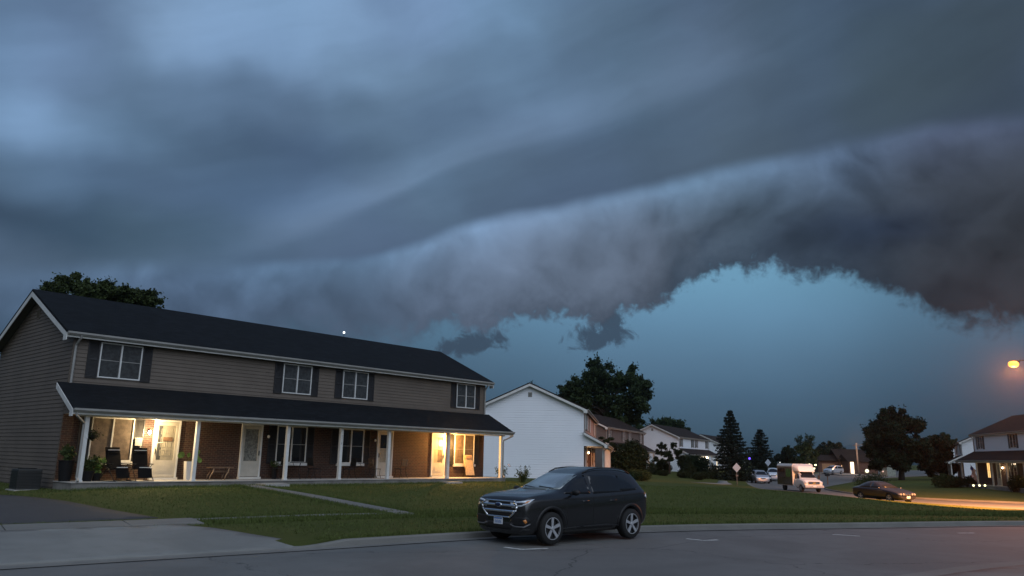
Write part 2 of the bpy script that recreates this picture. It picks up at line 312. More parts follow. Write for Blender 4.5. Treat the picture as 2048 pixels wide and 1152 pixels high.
# ------------------------------------------------------------------ mesh builder
class MB:
    def __init__(s): s.v = []; s.f = []; s.mi = []; s.smooth = False
    def face(s, pts, mi=0):
        n = len(s.v); s.v += [tuple(p) for p in pts]; s.f.append(tuple(range(n, n + len(pts)))); s.mi.append(mi)
    def box(s, x0, x1, y0, y1, z0, z1, mi=0, mtx=None):
        p = [(x, y, z) for z in (z0, z1) for y in (y0, y1) for x in (x0, x1)]
        if mtx is not None: p = [tuple(mtx @ Vector(q)) for q in p]
        n = len(s.v); s.v += p
        for f in ((0, 2, 3, 1), (4, 5, 7, 6), (0, 1, 5, 4), (1, 3, 7, 5), (3, 2, 6, 7), (2, 0, 4, 6)):
            s.f.append(tuple(n + i for i in f)); s.mi.append(mi)
        return s
    def prism(s, poly, axis, a0, a1, mi=0):
        """extrude a 2-D polygon along an axis; poly holds the two other coordinates in xyz order"""
        def mk(p, a):
            l = list(p); l.insert('xyz'.index(axis), a); return tuple(l)
        n = len(s.v); k = len(poly)
        s.v += [mk(p, a0) for p in poly] + [mk(p, a1) for p in poly]
        s.f.append(tuple(range(n + k - 1, n - 1, -1))); s.f.append(tuple(range(n + k, n + 2 * k))); s.mi += [mi, mi]
        for i in range(k):
            j = (i + 1) % k; s.f.append((n + i, n + j, n + k + j, n + k + i)); s.mi.append(mi)
        return s
    def tube(s, pts, r, seg=8, mi=0, cap=True):
        """pts: list of points; r: radius or list of radii"""
        pts = [Vector(p) for p in pts]; rs = r if isinstance(r, (list, tuple)) else [r] * len(pts)
        n0 = len(s.v); prev = None
        for i, p in enumerate(pts):
            t = (pts[min(i + 1, len(pts) - 1)] - pts[max(i - 1, 0)])
            t = t.normalized() if t.length > 1e-9 else Vector((0, 0, 1))
            if prev is None: a = t.orthogonal().normalized()
            else:
                a = prev - t * prev.dot(t); a = a.normalized() if a.length > 1e-6 else t.orthogonal().normalized()
            prev = a; b = t.cross(a)
            for k in range(seg):
                w = 2 * math.pi * k / seg
                s.v.append(tuple(p + (a * math.cos(w) + b * math.sin(w)) * rs[i]))
        for i in range(len(pts) - 1):
            for k in range(seg):
                a0 = n0 + i * seg + k; b0 = n0 + i * seg + (k + 1) % seg
                s.f.append((a0, b0, b0 + seg, a0 + seg)); s.mi.append(mi)
        if cap:
            s.f.append(tuple(n0 + k for k in range(seg - 1, -1, -1))); s.mi.append(mi)
            e = n0 + (len(pts) - 1) * seg; s.f.append(tuple(e + k for k in range(seg))); s.mi.append(mi)
        return s
    def lathe(s, prof, center=(0, 0, 0), seg=20, mi=0, axis='z', cap=True):
        n0 = len(s.v)
        for (r, h) in prof:
            for k in range(seg):
                w = 2 * math.pi * k / seg; a, b = r * math.cos(w), r * math.sin(w)
                p = {'z': (a, b, h), 'y': (a, h, b), 'x': (h, a, b)}[axis]
                s.v.append(tuple(p[i] + center[i] for i in range(3)))
        for i in range(len(prof) - 1):
            for k in range(seg):
                a0 = n0 + i * seg + k; b0 = n0 + i * seg + (k + 1) % seg
                s.f.append((a0, b0, b0 + seg, a0 + seg)); s.mi.append(mi)
        if cap:
            s.f.append(tuple(n0 + k for k in range(seg))); s.mi.append(mi)
            e = n0 + (len(prof) - 1) * seg; s.f.append(tuple(e + k for k in range(seg))); s.mi.append(mi)
        return s
    def ball(s, c, r, seg=10, mi=0, sq=(1, 1, 1)):
        prof = [(max(1e-4, math.sin(math.pi * i / 8)) * r, -math.cos(math.pi * i / 8) * r) for i in range(9)]
        n0 = len(s.v); s.lathe(prof, (0, 0, 0), seg, mi)
        for i in range(n0, len(s.v)):
            p = s.v[i]; s.v[i] = (p[0] * sq[0] + c[0], p[1] * sq[1] + c[1], p[2] * sq[2] + c[2])
        return s
    def build(s, name, mats, parent=None, smooth=False, bevel=0.0, fixn=True):
        me = bpy.data.meshes.new(name); me.from_pydata(s.v, [], s.f)
        for mm in (mats if isinstance(mats, (list, tuple)) else [mats]): me.materials.append(mm)
        me.polygons.foreach_set('material_index', s.mi)
        if smooth: me.polygons.foreach_set('use_smooth', [True] * len(s.f))
        if fixn or bevel:
            b = bmesh.new(); b.from_mesh(me)
            if fixn: bmesh.ops.recalc_face_normals(b, faces=b.faces)
            if bevel: bmesh.ops.bevel(b, geom=[e for e in b.edges], offset=bevel, segments=2, affect='EDGES', profile=.6)
            b.to_mesh(me); b.free()
        me.update()
        o = bpy.data.objects.new(name, me); COL.objects.link(o)
        if parent is not None: o.parent = parent
        return o

def tag(o, label, cat, group=None):
    o['label'] = label; o['category'] = cat
    if group: o['group'] = group
    return o
def thing(name, label, cat, loc=(0, 0, 0), rz=0.0, group=None):
    o = bpy.data.objects.new(name, None); COL.objects.link(o); o.location = loc; o.rotation_euler = (0, 0, rz)
    o.empty_display_size = .3
    return tag(o, label, cat, group)
def struct(o, kind='structure'):
    o['kind'] = kind; return o
def point_light(name, loc, energy, color, radius, parent=None):
    l = bpy.data.lights.new(name, 'POINT'); l.energy = energy; l.color = color; l.shadow_soft_size = radius
    o = bpy.data.objects.new(name, l); COL.objects.link(o); o.location = loc
    if parent is not None: o.parent = parent
    return o

# ------------------------------------------------------------------ terrain
def smooth_line(pts, step=.6):
    pts = [np.array(p, float) for p in pts]; out = []
    for i in range(len(pts) - 1):
        p0 = pts[max(i - 1, 0)]; p1 = pts[i]; p2 = pts[i + 1]; p3 = pts[min(i + 2, len(pts) - 1)]
        st = step * max(1.0, np.linalg.norm((p1 + p2) / 2) / 45)
        n = max(1, int(np.linalg.norm(p2 - p1) / st))
        for k in range(n):
            t = k / n
            out.append(.5 * ((2 * p1) + (-p0 + p2) * t + (2 * p0 - 5 * p1 + 4 * p2 - p3) * t * t + (-p0 + 3 * p1 - 3 * p2 + p3) * t ** 3))
    out.append(pts[-1]); return np.array(out)
# kerb lines (face of the kerb), lawn always on the left of the direction of travel
K1 = smooth_line([(-300, -190), (-60, -22), (-25, 1.2), (-14, 9.5), (-8.65, 13.9), (-4.05, 17.4), (-.67, 20.1), (3.94, 22.8), (7.24, 24.2), (10.7, 25.4), (17.9, 27.9), (28, 30.4), (38, 32.0), (43, 33.6), (44.2, 36.2), (42, 39.5), (36.5, 45.2), (30, 53), (25.4, 62), (24.6, 76), (28.2, 92), (31.5, 104), (34.2, 113), (40, 126), (55, 152), (75, 182), (110, 232), (300, 480)])
K2 = smooth_line([(330, 455), (125, 210), (90, 168), (74, 148), (52, 118), (38.5, 95), (34.5, 86), (32.4, 75), (33.9, 66.5), (39.7, 60.7), (47, 53), (54, 46), (60, 40), (68, 36.4), (90, 36), (400, 40)])
K0 = smooth_line([(400, 30), (90, 27), (40, 24.3), (25, 21.9), (16, 19.3), (10.6, 16.7), (8.2, 15.1), (5, 12.7), (0, 8.7), (-10, 1), (-20, -6.4), (-55, -31), (-290, -200)])
LAWN_A = np.vstack([K1, [(300, 1500), (-1500, 1500), (-1500, -190)]])
LAWN_B = np.vstack([K2, [(1500, 40), (1500, 1500), (330, 1500)]])
LAWN_C = np.vstack([K0, [(-290, -1500), (1500, -1500), (1500, 30)]])
def inside(P_, poly):
    x, y = P_[:, 0], P_[:, 1]; r = np.zeros(len(P_), bool); n = len(poly); j = n - 1
    for i in range(n):
        xi, yi = poly[i]; xj, yj = poly[j]
        c = ((yi > y) != (yj > y))
        with np.errstate(divide='ignore', invalid='ignore'):
            r ^= c & (x < (xj - xi) * (y - yi) / (yj - yi + 1e-12) + xi)
        j = i
    return r
def on_lawn(P_): return inside(P_, LAWN_A) | inside(P_, LAWN_B) | inside(P_, LAWN_C)
CT = [(-300, -190, .14), (-60, -22, .14), (-25, 1, .14), (-14, 10.5, .14), (-8, 15.5, .14), (-3.4, 17, .14), (-.6, 19.4, .14), (3.8, 22.2, .14), (10.6, 24.7, .14), (17.7, 27.3, .14), (30, 30, .14), (44, 35, .10),
      (0, 8.6, .14), (-10, 1, .14), (10.6, 16.6, .14), (25, 21.5, .14), (60, 28, .12), (0, -10, .3), (30, 5, .25), (-30, -20, .2),
      (-11.7, 18.6, .21), (-9.3, 20.0, .215), (-5, 22.4, .24), (-2.7, 23.6, .25), (5.5, 28.5, .26), (20.8, 31, .15), (-17, 26.7, .45), (-24, 22, .45),
      (-14.96, 27.2, .60), (-7, 35.5, .62), (-.3, 43.6, .62), (-22.9, 34.4, .62), (-8.3, 50.8, .58), (-40, 40, .7), (-60, 10, .5),
      (5, 35, .38), (10, 35, .32), (15, 35, .27), (4, 45, .45), (12.2, 60, .33), (15.3, 75, -.05), (15, 50, .34), (18, 60, .05), (22.0, 74, -.5), (17.9, 42, .25), (21.3, 50, -.07), (24, 56, -.36), (18.3, 35, .21), (22, 42, -.16), (27, 51, -.62), (26, 40, -.30), (31, 48, -.62),
      (6.1, 64, .28), (9.6, 87, .2), (-3, 66, .35), (12.4, 100, .15), (20, 118, .12), (28.7, 132, .1), (38.5, 151, .05), (20, 90, -.35),
      (28.2, 92, -.70), (31, 104, -.74), (34, 113, -.72), (40, 126, -.62), (55, 152, -.35), (75, 182, -.15), (24.6, 76, -.58), (25.2, 63, -.50), (30, 53, -.58), (37, 45, -.42), (43, 38, -.05),
      (39.7, 60.7, -.64), (33.9, 66, -.66), (32.4, 75, -.68), (34.5, 86, -.72), (38, 95, -.72), (50, 120, -.62), (68, 155, -.35), (90, 185, -.15), (56, 45, -.2), (75, 34, .1),
      (47, 75, -.34), (50.8, 88, -.28), (60, 80, -.25), (64, 114, -.3), (57, 120, -.35), (100, 200, 0), (0, 200, .3), (150, 120, .2), (-100, 120, .6), (400, 400, 0), (-400, 400, 0), (0, 500, 0), (400, 0, .2), (-300, 100, .3), (0, -300, .2), (400, -300, .2), (-400, -300, .2), (800, 1200, 0), (-800, 1200, 0)]
CT = np.array(CT, float)
def tps(r2): return .5 * r2 * np.log(r2 + 1e-9)
SC_ = 100.0
A_ = np.zeros((len(CT) + 3,) * 2)
_c = CT[:, :2] / SC_
A_[:len(CT), :len(CT)] = tps(((_c[:, None] - _c[None]) ** 2).sum(2)) + np.eye(len(CT)) * 2e-4
A_[:len(CT), len(CT):] = np.c_[np.ones(len(CT)), _c]; A_[len(CT):, :len(CT)] = A_[:len(CT), len(CT):].T
_w = np.linalg.solve(A_, np.r_[CT[:, 2], 0, 0, 0])
def zf(P_):
    """height of the lawn surface"""
    P_ = np.atleast_2d(np.asarray(P_, float)); out = np.empty(len(P_))
    for i in range(0, len(P_), 20000):
        q = P_[i:i + 20000, :2] / SC_
        z = tps(((q[:, None] - _c[None]) ** 2).sum(2)) @ _w[:len(CT)] + _w[-3] + q @ _w[-2:]
        r = np.hypot(P_[i:i + 20000, 0], P_[i:i + 20000, 1])
        k = np.clip((r - 300) / 300, 0, 1)
        out[i:i + 20000] = np.clip(z, -1.2, 1.5) * (1 - k)
    return out
def z1(x, y): return float(zf([(x, y)])[0])
def offset_line(L, d):
    t = np.gradient(L, axis=0); t /= np.linalg.norm(t, axis=1)[:, None] + 1e-9
    return L + np.c_[-t[:, 1], t[:, 0]] * d
def edge_run(L, x0, x1, off):
    O = offset_line(L, off); return O[(L[:, 0] >= x0) & (L[:, 0] <= x1)]
APRON = np.vstack([edge_run(K1, -13.0, -3.4, .05), [(-4.3, 18.2), (-7.7, 19.8), (-11.0, 17.8), (-16.0, 14.4)]])
APRON2 = np.vstack([edge_run(K0, 5.0, 14.0, .05), [(15.5, 15.5), (9.0, 10.5)]])
def cdt_sheet(poly_edges, pts, zfun, keep, name, mt, cell=None):
    co = [Vector((float(a), float(b))) for a, b in pts]
    v, e, f, *_ = delaunay_2d_cdt(co, poly_edges, [], 0, 1e-5)
    V = np.array([(a.x, a.y) for a in v]); F = np.array([t for t in f if len(t) == 3])
    c = V[F].mean(1); F = F[keep(c)]
    Z = zfun(V)
    me = bpy.data.meshes.new(name); me.from_pydata(np.c_[V, Z].tolist(), [], F.tolist()); me.materials.append(mt)
    b = bmesh.new(); b.from_mesh(me)
    bmesh.ops.delete(b, geom=[x for x in b.verts if not x.link_faces], context='VERTS')
    bmesh.ops.recalc_face_normals(b, faces=b.faces)
    if sum(x.normal.z for x in b.faces) < 0: bmesh.ops.reverse_faces(b, faces=b.faces)
    for x in b.faces: x.smooth = True
    b.to_mesh(me); b.free()
    o = bpy.data.objects.new(name, me); COL.objects.link(o); return o
def axis_vals(lo, hi, step, far):
    a = list(np.arange(lo, hi + .01, step)); s = step
    x = hi
    while x < far: s *= 1.3; x += s; a.append(x)
    x = lo; s = step
    while x > -far: s *= 1.3; x -= s; a.insert(0, x)
    return a

def grass_material():
    mt = bpy.data.materials.new('lawn_grass'); mt.use_nodes = True
    q = NG(mt.node_tree); b = q.n['Principled BSDF']
    oc = q.new('ShaderNodeTexCoord').outputs['Object']
    n1 = q.noise(oc, .35, 5, .6, dim='3D'); n2 = q.noise(oc, 3.5, 5, .65, dim='3D'); n3 = q.noise(oc, 30, 4, .7, dim='3D')
    c = q.mix(q.step(n1, .34, .66), (.054, .068, .017), (.080, .086, .025))
    c = q.mix(q.math('MULTIPLY', q.step(n2, .4, .75), .6), c, (.050, .062, .014))
    c = q.mix(q.math('MULTIPLY', q.step(n3, .35, .7), .35), c, (.088, .105, .032))
    q.put(b.inputs['Base Color'], c); b.inputs['Roughness'].default_value = .9; b.inputs['Specular IOR Level'].default_value = .1
    bp = q.new('ShaderNodeBump'); bp.inputs['Strength'].default_value = .8; bp.inputs['Distance'].default_value = .06
    q.put(bp.inputs['Height'], q.math('ADD', n3, q.math('MULTIPLY', n2, .8))); q.l.new(bp.outputs[0], b.inputs['Normal'])
    return mt
def road_material(name, base, seam=True):
    mt = bpy.data.materials.new(name); mt.use_nodes = True
    q = NG(mt.node_tree); b = q.n['Principled BSDF']
    oc = q.new('ShaderNodeTexCoord').outputs['Object']
    n1 = q.noise(oc, .22, 5, .65, 1.0, dim='3D'); n2 = q.noise(oc, 1.6, 5, .65, dim='3D'); n3 = q.noise(oc, 60, 3, .7, dim='3D')
    c = q.mix(q.step(n1, .35, .65), tuple(x * .82 for x in base), tuple(x * 1.12 for x in base))
    c = q.mix(q.math('MULTIPLY', q.step(n2, .45, .75), .55), c, tuple(x * .7 for x in base))
    c = q.mix(q.math('MULTIPLY', q.step(n3, .3, .7), .35), c, tuple(x * 1.35 for x in base))
    if seam:   # tar sealed cracks
        v = q.new('ShaderNodeTexVoronoi', feature='DISTANCE_TO_EDGE', voronoi_dimensions='2D'); v.inputs['Scale'].default_value = .16
        w = q.noise(oc, .8, 4, .7, dim='3D')
        q.put(v.inputs['Vector'], q.vmath('ADD', oc, q.comb(w, q.math('MULTIPLY', w, 1.3), 0)))
        c = q.mix(q.math('MULTIPLY', q.math('LESS_THAN', v.outputs[0], .0028), .65), c, (.03, .03, .032))
    q.put(b.inputs['Base Color'], c); b.inputs['Roughness'].default_value = .8; b.inputs['Specular IOR Level'].default_value = .3
    bp = q.new('ShaderNodeBump'); bp.inputs['Strength'].default_value = .5; bp.inputs['Distance'].default_value = .01
    q.put(bp.inputs['Height'], n3); q.l.new(bp.outputs[0], b.inputs['Normal'])
    return mt
M['grass'] = grass_material()
M['road'] = road_material('worn_asphalt', (.120, .121, .118))
M['drive'] = road_material('dark_asphalt', (.050, .050, .053), False)
M['apron'] = road_material('driveway_concrete', (.180, .182, .172), False)
M['kerb'] = road_material('kerb_concrete', (.150, .148, .138), False)
M['paint'] = mat('road_paint', (.62, .62, .6), .7, vary=.35, vscale=9)

gx = axis_vals(-32, 66, 1.1, 2300); gy = axis_vals(2, 128, 1.1, 2300)
G = np.array([(x, y) for x in gx for y in gy]); G += rng.uniform(-.2, .2, G.shape)
klines = []; pts_list = []; edges = []
def seg_dist(P_, L):
    d = np.full(len(P_), 1e9)
    for i in range(0, len(L) - 1):
        a, b_ = L[i], L[i + 1]; ab = b_ - a; t = np.clip(((P_ - a) @ ab) / (ab @ ab + 1e-12), 0, 1)
        d = np.minimum(d, np.hypot(*(P_ - (a + t[:, None] * ab)).T))
    return d
near = np.full(len(G), 1e9)
for L in (K1, K2, K0): near = np.minimum(near, seg_dist(G, L))
G = G[near > .45]
allp = [G]; side = [None]; n = len(G); tags_in = []
for L in (K1, K2, K0):
    for off in (.13, .02):
        O = offset_line(L, off); allp.append(O); edges += [(n + i, n + i + 1) for i in range(len(O) - 1)]; tags_in.append((n, n + len(O), off > .1)); n += len(O)
allp = np.vstack(allp)
def gz(V):
    z = zf(V); lawn = on_lawn(V)
    d = np.full(len(V), 1e9)
    for L in (K1, K2, K0): d = np.minimum(d, seg_dist(V, L))
    low = (~lawn) | (d < .07)
    z = np.where(low, z - .24, z)
    return np.where((inside(V, APRON) | inside(V, APRON2)) & ~low, z - .13, z)
ground = struct(cdt_sheet(edges, allp, gz, lambda c: np.ones(len(c), bool), 'lawn', M['grass']))
# the streets: one sheet between the kerbs
ST = []; edges = []; n = 0
allq = []
for L in (K1, K2, K0):
    O = offset_line(L, .03); allq.append(O); edges += [(n + i, n + i + 1) for i in range(len(O) - 1)]; n += len(O)
gs = G[(~on_lawn(G)) & (np.abs(G[:, 0]) < 320) & (np.abs(G[:, 1]) < 480)]
allq.append(gs); allq = np.vstack(allq)
def street_keep(c): return (~on_lawn(c)) & (c[:, 0] < 400) & (c[:, 0] > -290)
def street_z(V): return zf(V) - .14
street = struct(cdt_sheet(edges, allq, street_z, street_keep, 'street', M['road']))
# kerbs with a gutter pan
def kerb(name, L, hfun):
    mb = MB(); prof = [(-.42, .006), (-.03, -.004), (.0, .0), (.012, .10), (.035, .128), (.15, .134), (.155, .05)]
    rows = [offset_line(L, a) for a, _ in prof]
    zz = zf(L) - .14; h = hfun(L)
    n = len(L); k = len(prof)
    for i in range(n):
        for j, (a, b_) in enumerate(prof):
            zb = b_ if b_ < .01 else b_ * h[i]
            mb.v.append((rows[j][i][0], rows[j][i][1], zz[i] + zb + .006))
    for i in range(n - 1):
        for j in range(k - 1):
            mb.f.append((i * k + j, (i + 1) * k + j, (i + 1) * k + j + 1, i * k + j + 1)); mb.mi.append(0)
    return struct(mb.build(name, M['kerb']))
def h1(L):
    x = L[:, 0]; y = L[:, 1]
    return np.where(y > 40, 1.0, np.where(x < -4.3, np.where(x > -12.8, .12, 1), np.clip(.12 + (x + 4.3) * 1.2, .12, 1)))
kerb('kerb', K1, h1); kerb('kerb', K2, lambda L: np.ones(len(L))); kerb('kerb', K0, lambda L: np.where((L[:, 0] > 5) & (L[:, 0] < 13.8), .15, 1.0))

def drape(name, poly, mt, off=.02, cell=.5, zfun=None, kind='structure'):
    poly = np.array(poly, float); pts = [];
    for i in range(len(poly)):
        a, b_ = poly[i], poly[(i + 1) % len(poly)]; k = max(1, int(np.linalg.norm(b_ - a) / cell))
        pts += [a + (b_ - a) * t / k for t in range(k)]
    nb = len(pts); E_ = [(i, (i + 1) % nb) for i in range(nb)]
    x0, y0 = poly.min(0); x1, y1 = poly.max(0)
    gg_ = np.array([(x, y) for x in np.arange(x0, x1, cell) for y in np.arange(y0, y1, cell)])
    if len(gg_):
        B_ = np.array(pts); gg_ = gg_[inside(gg_, poly)]
        if len(gg_): gg_ = gg_[seg_dist(gg_, np.vstack([B_, B_[:1]])) > cell * .3]
    ap = np.vstack([np.array(pts), gg_]) if len(gg_) else np.array(pts)
    fz = zfun or (lambda V: zf(V) + off)
    o = cdt_sheet(E_, ap, fz, lambda c: inside(c, poly), name, mt)
    b = bmesh.new(); b.from_mesh(o.data)
    be = [e for e in b.edges if e.is_boundary]; r = bmesh.ops.extrude_edge_only(b, edges=be)
    bmesh.ops.translate(b, verts=[v for v in r['geom'] if isinstance(v, bmesh.types.BMVert)], vec=(0, 0, -.12))
    b.to_mesh(o.data); b.free()
    if kind: o['kind'] = kind
    return o
def seg_strip(L, a, b_): return np.vstack([offset_line(L, a), offset_line(L, b_)[::-1]])
def apron_z(V):
    d = seg_dist(V, K1); t = np.clip(d / 3.0, 0, 1)
    return .02 * (1 - t) + (zf(V) + .03) * t
drape('driveway_apron', np.vstack([edge_run(K1, -12.8, -3.7, .03), [(-4.6, 17.95), (-7.95, 19.6), (-11.0, 17.55), (-15.8, 14.0)]]), M['apron'], zfun=apron_z)
def apron_z2(V):
    d = seg_dist(V, K0); t = np.clip(d / 3.0, 0, 1)
    return .02 * (1 - t) + (zf(V) + .03) * t
drape('driveway_apron', np.vstack([edge_run(K0, 5.4, 13.6, .03), [(15.0, 15.6), (9.2, 11.2)]]), M['kerb'], zfun=apron_z2)
# pavement: flags with joints
SW = smooth_line([(-40, -3.5), (-20, 11.6), (-11.35, 18.1), (-7.95, 20.6), (-4.85, 22.75), (-2.6, 23.95), (5.0, 27.6), (12, 29.6), (20.8, 31.2), (31, 33.6)], 1.5)
SWV = SW[SW[:, 0] < -2.0]
swp = MB()
for i in range(len(SWV) - 1):
    a, b_ = SWV[i], SWV[i + 1]; t = (b_ - a) / np.linalg.norm(b_ - a); nn_ = np.array((-t[1], t[0]))
    near_drive = -15.5 < a[0] < -8.2; w = .62 if near_drive else .20; a = a + nn_ * (0 if near_drive else .34); b_ = b_ + nn_ * (0 if near_drive else .34); a2 = a + t * .012; b2 = b_ - t * .012
    q = [a2 - nn_ * w, b2 - nn_ * w, b2 + nn_ * w, a2 + nn_ * w]
    zz = [z1(*p) + (.028 if near_drive else .012) + rng.uniform(-.003, .003) for p in q]
    n0 = len(swp.v)
    swp.v += [(p[0], p[1], z) for p, z in zip(q, zz)] + [(p[0], p[1], z - .1) for p, z in zip(q, zz)]
    for f in ((0, 1, 2, 3), (4, 5, 1, 0), (5, 6, 2, 1), (6, 7, 3, 2), (7, 4, 0, 3)): swp.f.append(tuple(n0 + k for k in f)); swp.mi.append(0)
struct(swp.build('pavement', M['kerb']))
drape('driveway', [(-16.0, 15.6), (-11.85, 18.9), (-9.15, 21.0), (-11.2, 22.4), (-13.29, 23.95), (-17.3, 26.4), (-24, 26.0), (-30, 22), (-24, 16)], M['drive'], .012)
WK = smooth_line([(-10.5, 32.1), (-9.7, 31.0), (-6.5, 27.65), (-3.4, 24.2), (-3.0, 23.6)], .9)
wk = MB()
for i in range(len(WK) - 1):
    a, b_ = WK[i], WK[i + 1]; t = (b_ - a) / np.linalg.norm(b_ - a); nn_ = np.array((-t[1], t[0])); w = .29
    q = [a + t * .01 - nn_ * w, b_ - t * .01 - nn_ * w, b_ - t * .01 + nn_ * w, a + t * .01 + nn_ * w]
    n0 = len(wk.v); wk.v += [(p[0], p[1], z1(*p) + .045) for p in q] + [(p[0], p[1], z1(*p) - .05) for p in q]
    for f in ((0, 1, 2, 3), (4, 5, 1, 0), (5, 6, 2, 1), (6, 7, 3, 2), (7, 4, 0, 3)): wk.f.append(tuple(n0 + k for k in f)); wk.mi.append(0)
struct(wk.build('garden_path', M['kerb']))
# bay marks on the street
for k, L in enumerate([[(-.06, 18.28), (.33, 17.94), (.93, 18.26)], [(4.7, 21.05), (5.05, 20.71), (5.5, 20.92)], [(9.35, 23.05), (10.0, 22.72)], [(13.7, 24.35), (14.3, 24.5)]]):
    mb = MB()
    L = [np.array(p) for p in L]
    for a, b_ in zip(L[:-1], L[1:]):
        t = (b_ - a) / np.linalg.norm(b_ - a); nn_ = np.array((-t[1], t[0])) * .05
        mb.face([(p[0], p[1], z1(*p) - .14 + .006) for p in (a - nn_, b_ - nn_, b_ + nn_, a + nn_)])
    o = struct(mb.build('road_marking', M['paint']))

# ------------------------------------------------------------------ townhouses
def siding_wall(mb, n_axis, plane, sgn, z0, z1_, ext, exp_=.15, dep=.022, mi=0):
    """lapped siding on the plane n_axis=plane, facing sgn; ext(z) gives its horizontal extent"""
    k = int(math.ceil((z1_ - z0) / exp_))
    for i in range(k):
        a = z0 + i * exp_; b = min(z1_, a + exp_)
        e0, e1 = ext(a), ext(b)
        if e0 is None and e1 is None: continue
        if e0 is None: e0 = e1
        if e1 is None: e1 = ((e0[0] + e0[1]) / 2,) * 2
        def pt(u, z, d):
            return (u, plane + sgn * d, z) if n_axis == 'y' else (plane + sgn * d, u, z)
        mb.face([pt(e0[0], a, dep), pt(e0[1], a, dep), pt(e1[1], b, 0.001), pt(e1[0], b, 0.001)], mi)
        mb.face([pt(e0[0], a, 0.001), pt(e0[1], a, 0.001), pt(e0[1], a, dep), pt(e0[0], a, dep)], mi)
def window(parent, x0, x1, z0, z1_, y, pane, lit=None, sill=False, rails=True, detail=True):
    f = MB(); t = .045; yo = y - .05
    f.box(x0, x0 + t, yo, y + .01, z0, z1_); f.box(x1 - t, x1, yo, y + .01, z0, z1_)
    f.box(x0 + t, x1 - t, yo, y + .01, z1_ - t, z1_); f.box(x0 + t, x1 - t, yo, y + .01, z0, z0 + t)
    xm = (x0 + x1) / 2; f.box(xm - .028, xm + .028, yo - .004, y + .01, z0 + t, z1_ - t)
    zm = z0 + (z1_ - z0) * .5
    if rails:
        pass
    w = f.build('window', M['trim'], parent)
    if rails: MB().box(x0 + t, xm - .028, y - .026, y - .016, zm - .013, zm + .013).box(xm + .028, x1 - t, y - .026, y - .016, zm - .013, zm + .013).build('meeting_rail', M['gutter'], w)
    p = MB(); p.box(x0 + t, xm - .04, y - .015, y - .008, z0 + t, z1_ - t); p.box(xm + .04, x1 - t, y - .015, y - .008, z0 + t, z1_ - t)
    p.build('pane', pane, w)
    if sill: MB().box(x0 - .06, x1 + .06, y - .11, y + .01, z0 - .12, z0 - .003).build('sill', M['trim'], w)
    return w
def shutter(parent, x0, x1, z0, z1_, y, slats=True):
    s = MB(); t = .045; yo = y - .035
    s.box(x0, x0 + t, yo, y - .002, z0, z1_); s.box(x1 - t, x1, yo, y - .002, z0, z1_)
    for a in (z0, (z0 + z1_) / 2 - t / 2, z1_ - t): s.box(x0 + t, x1 - t, yo, y - .002, a, a + t)
    if slats:
        z = z0 + t + .02
        while z < z1_ - t - .02:
            s.face([(x0 + t, yo + .004, z), (x1 - t, yo + .004, z), (x1 - t, y - .006, z + .045), (x0 + t, y - .006, z + .045)]); z += .05
    else: s.box(x0 + t, x1 - t, yo + .012, y - .003, z0 + t, z1_ - t)
    return s.build('shutter', M['shutter'], parent)
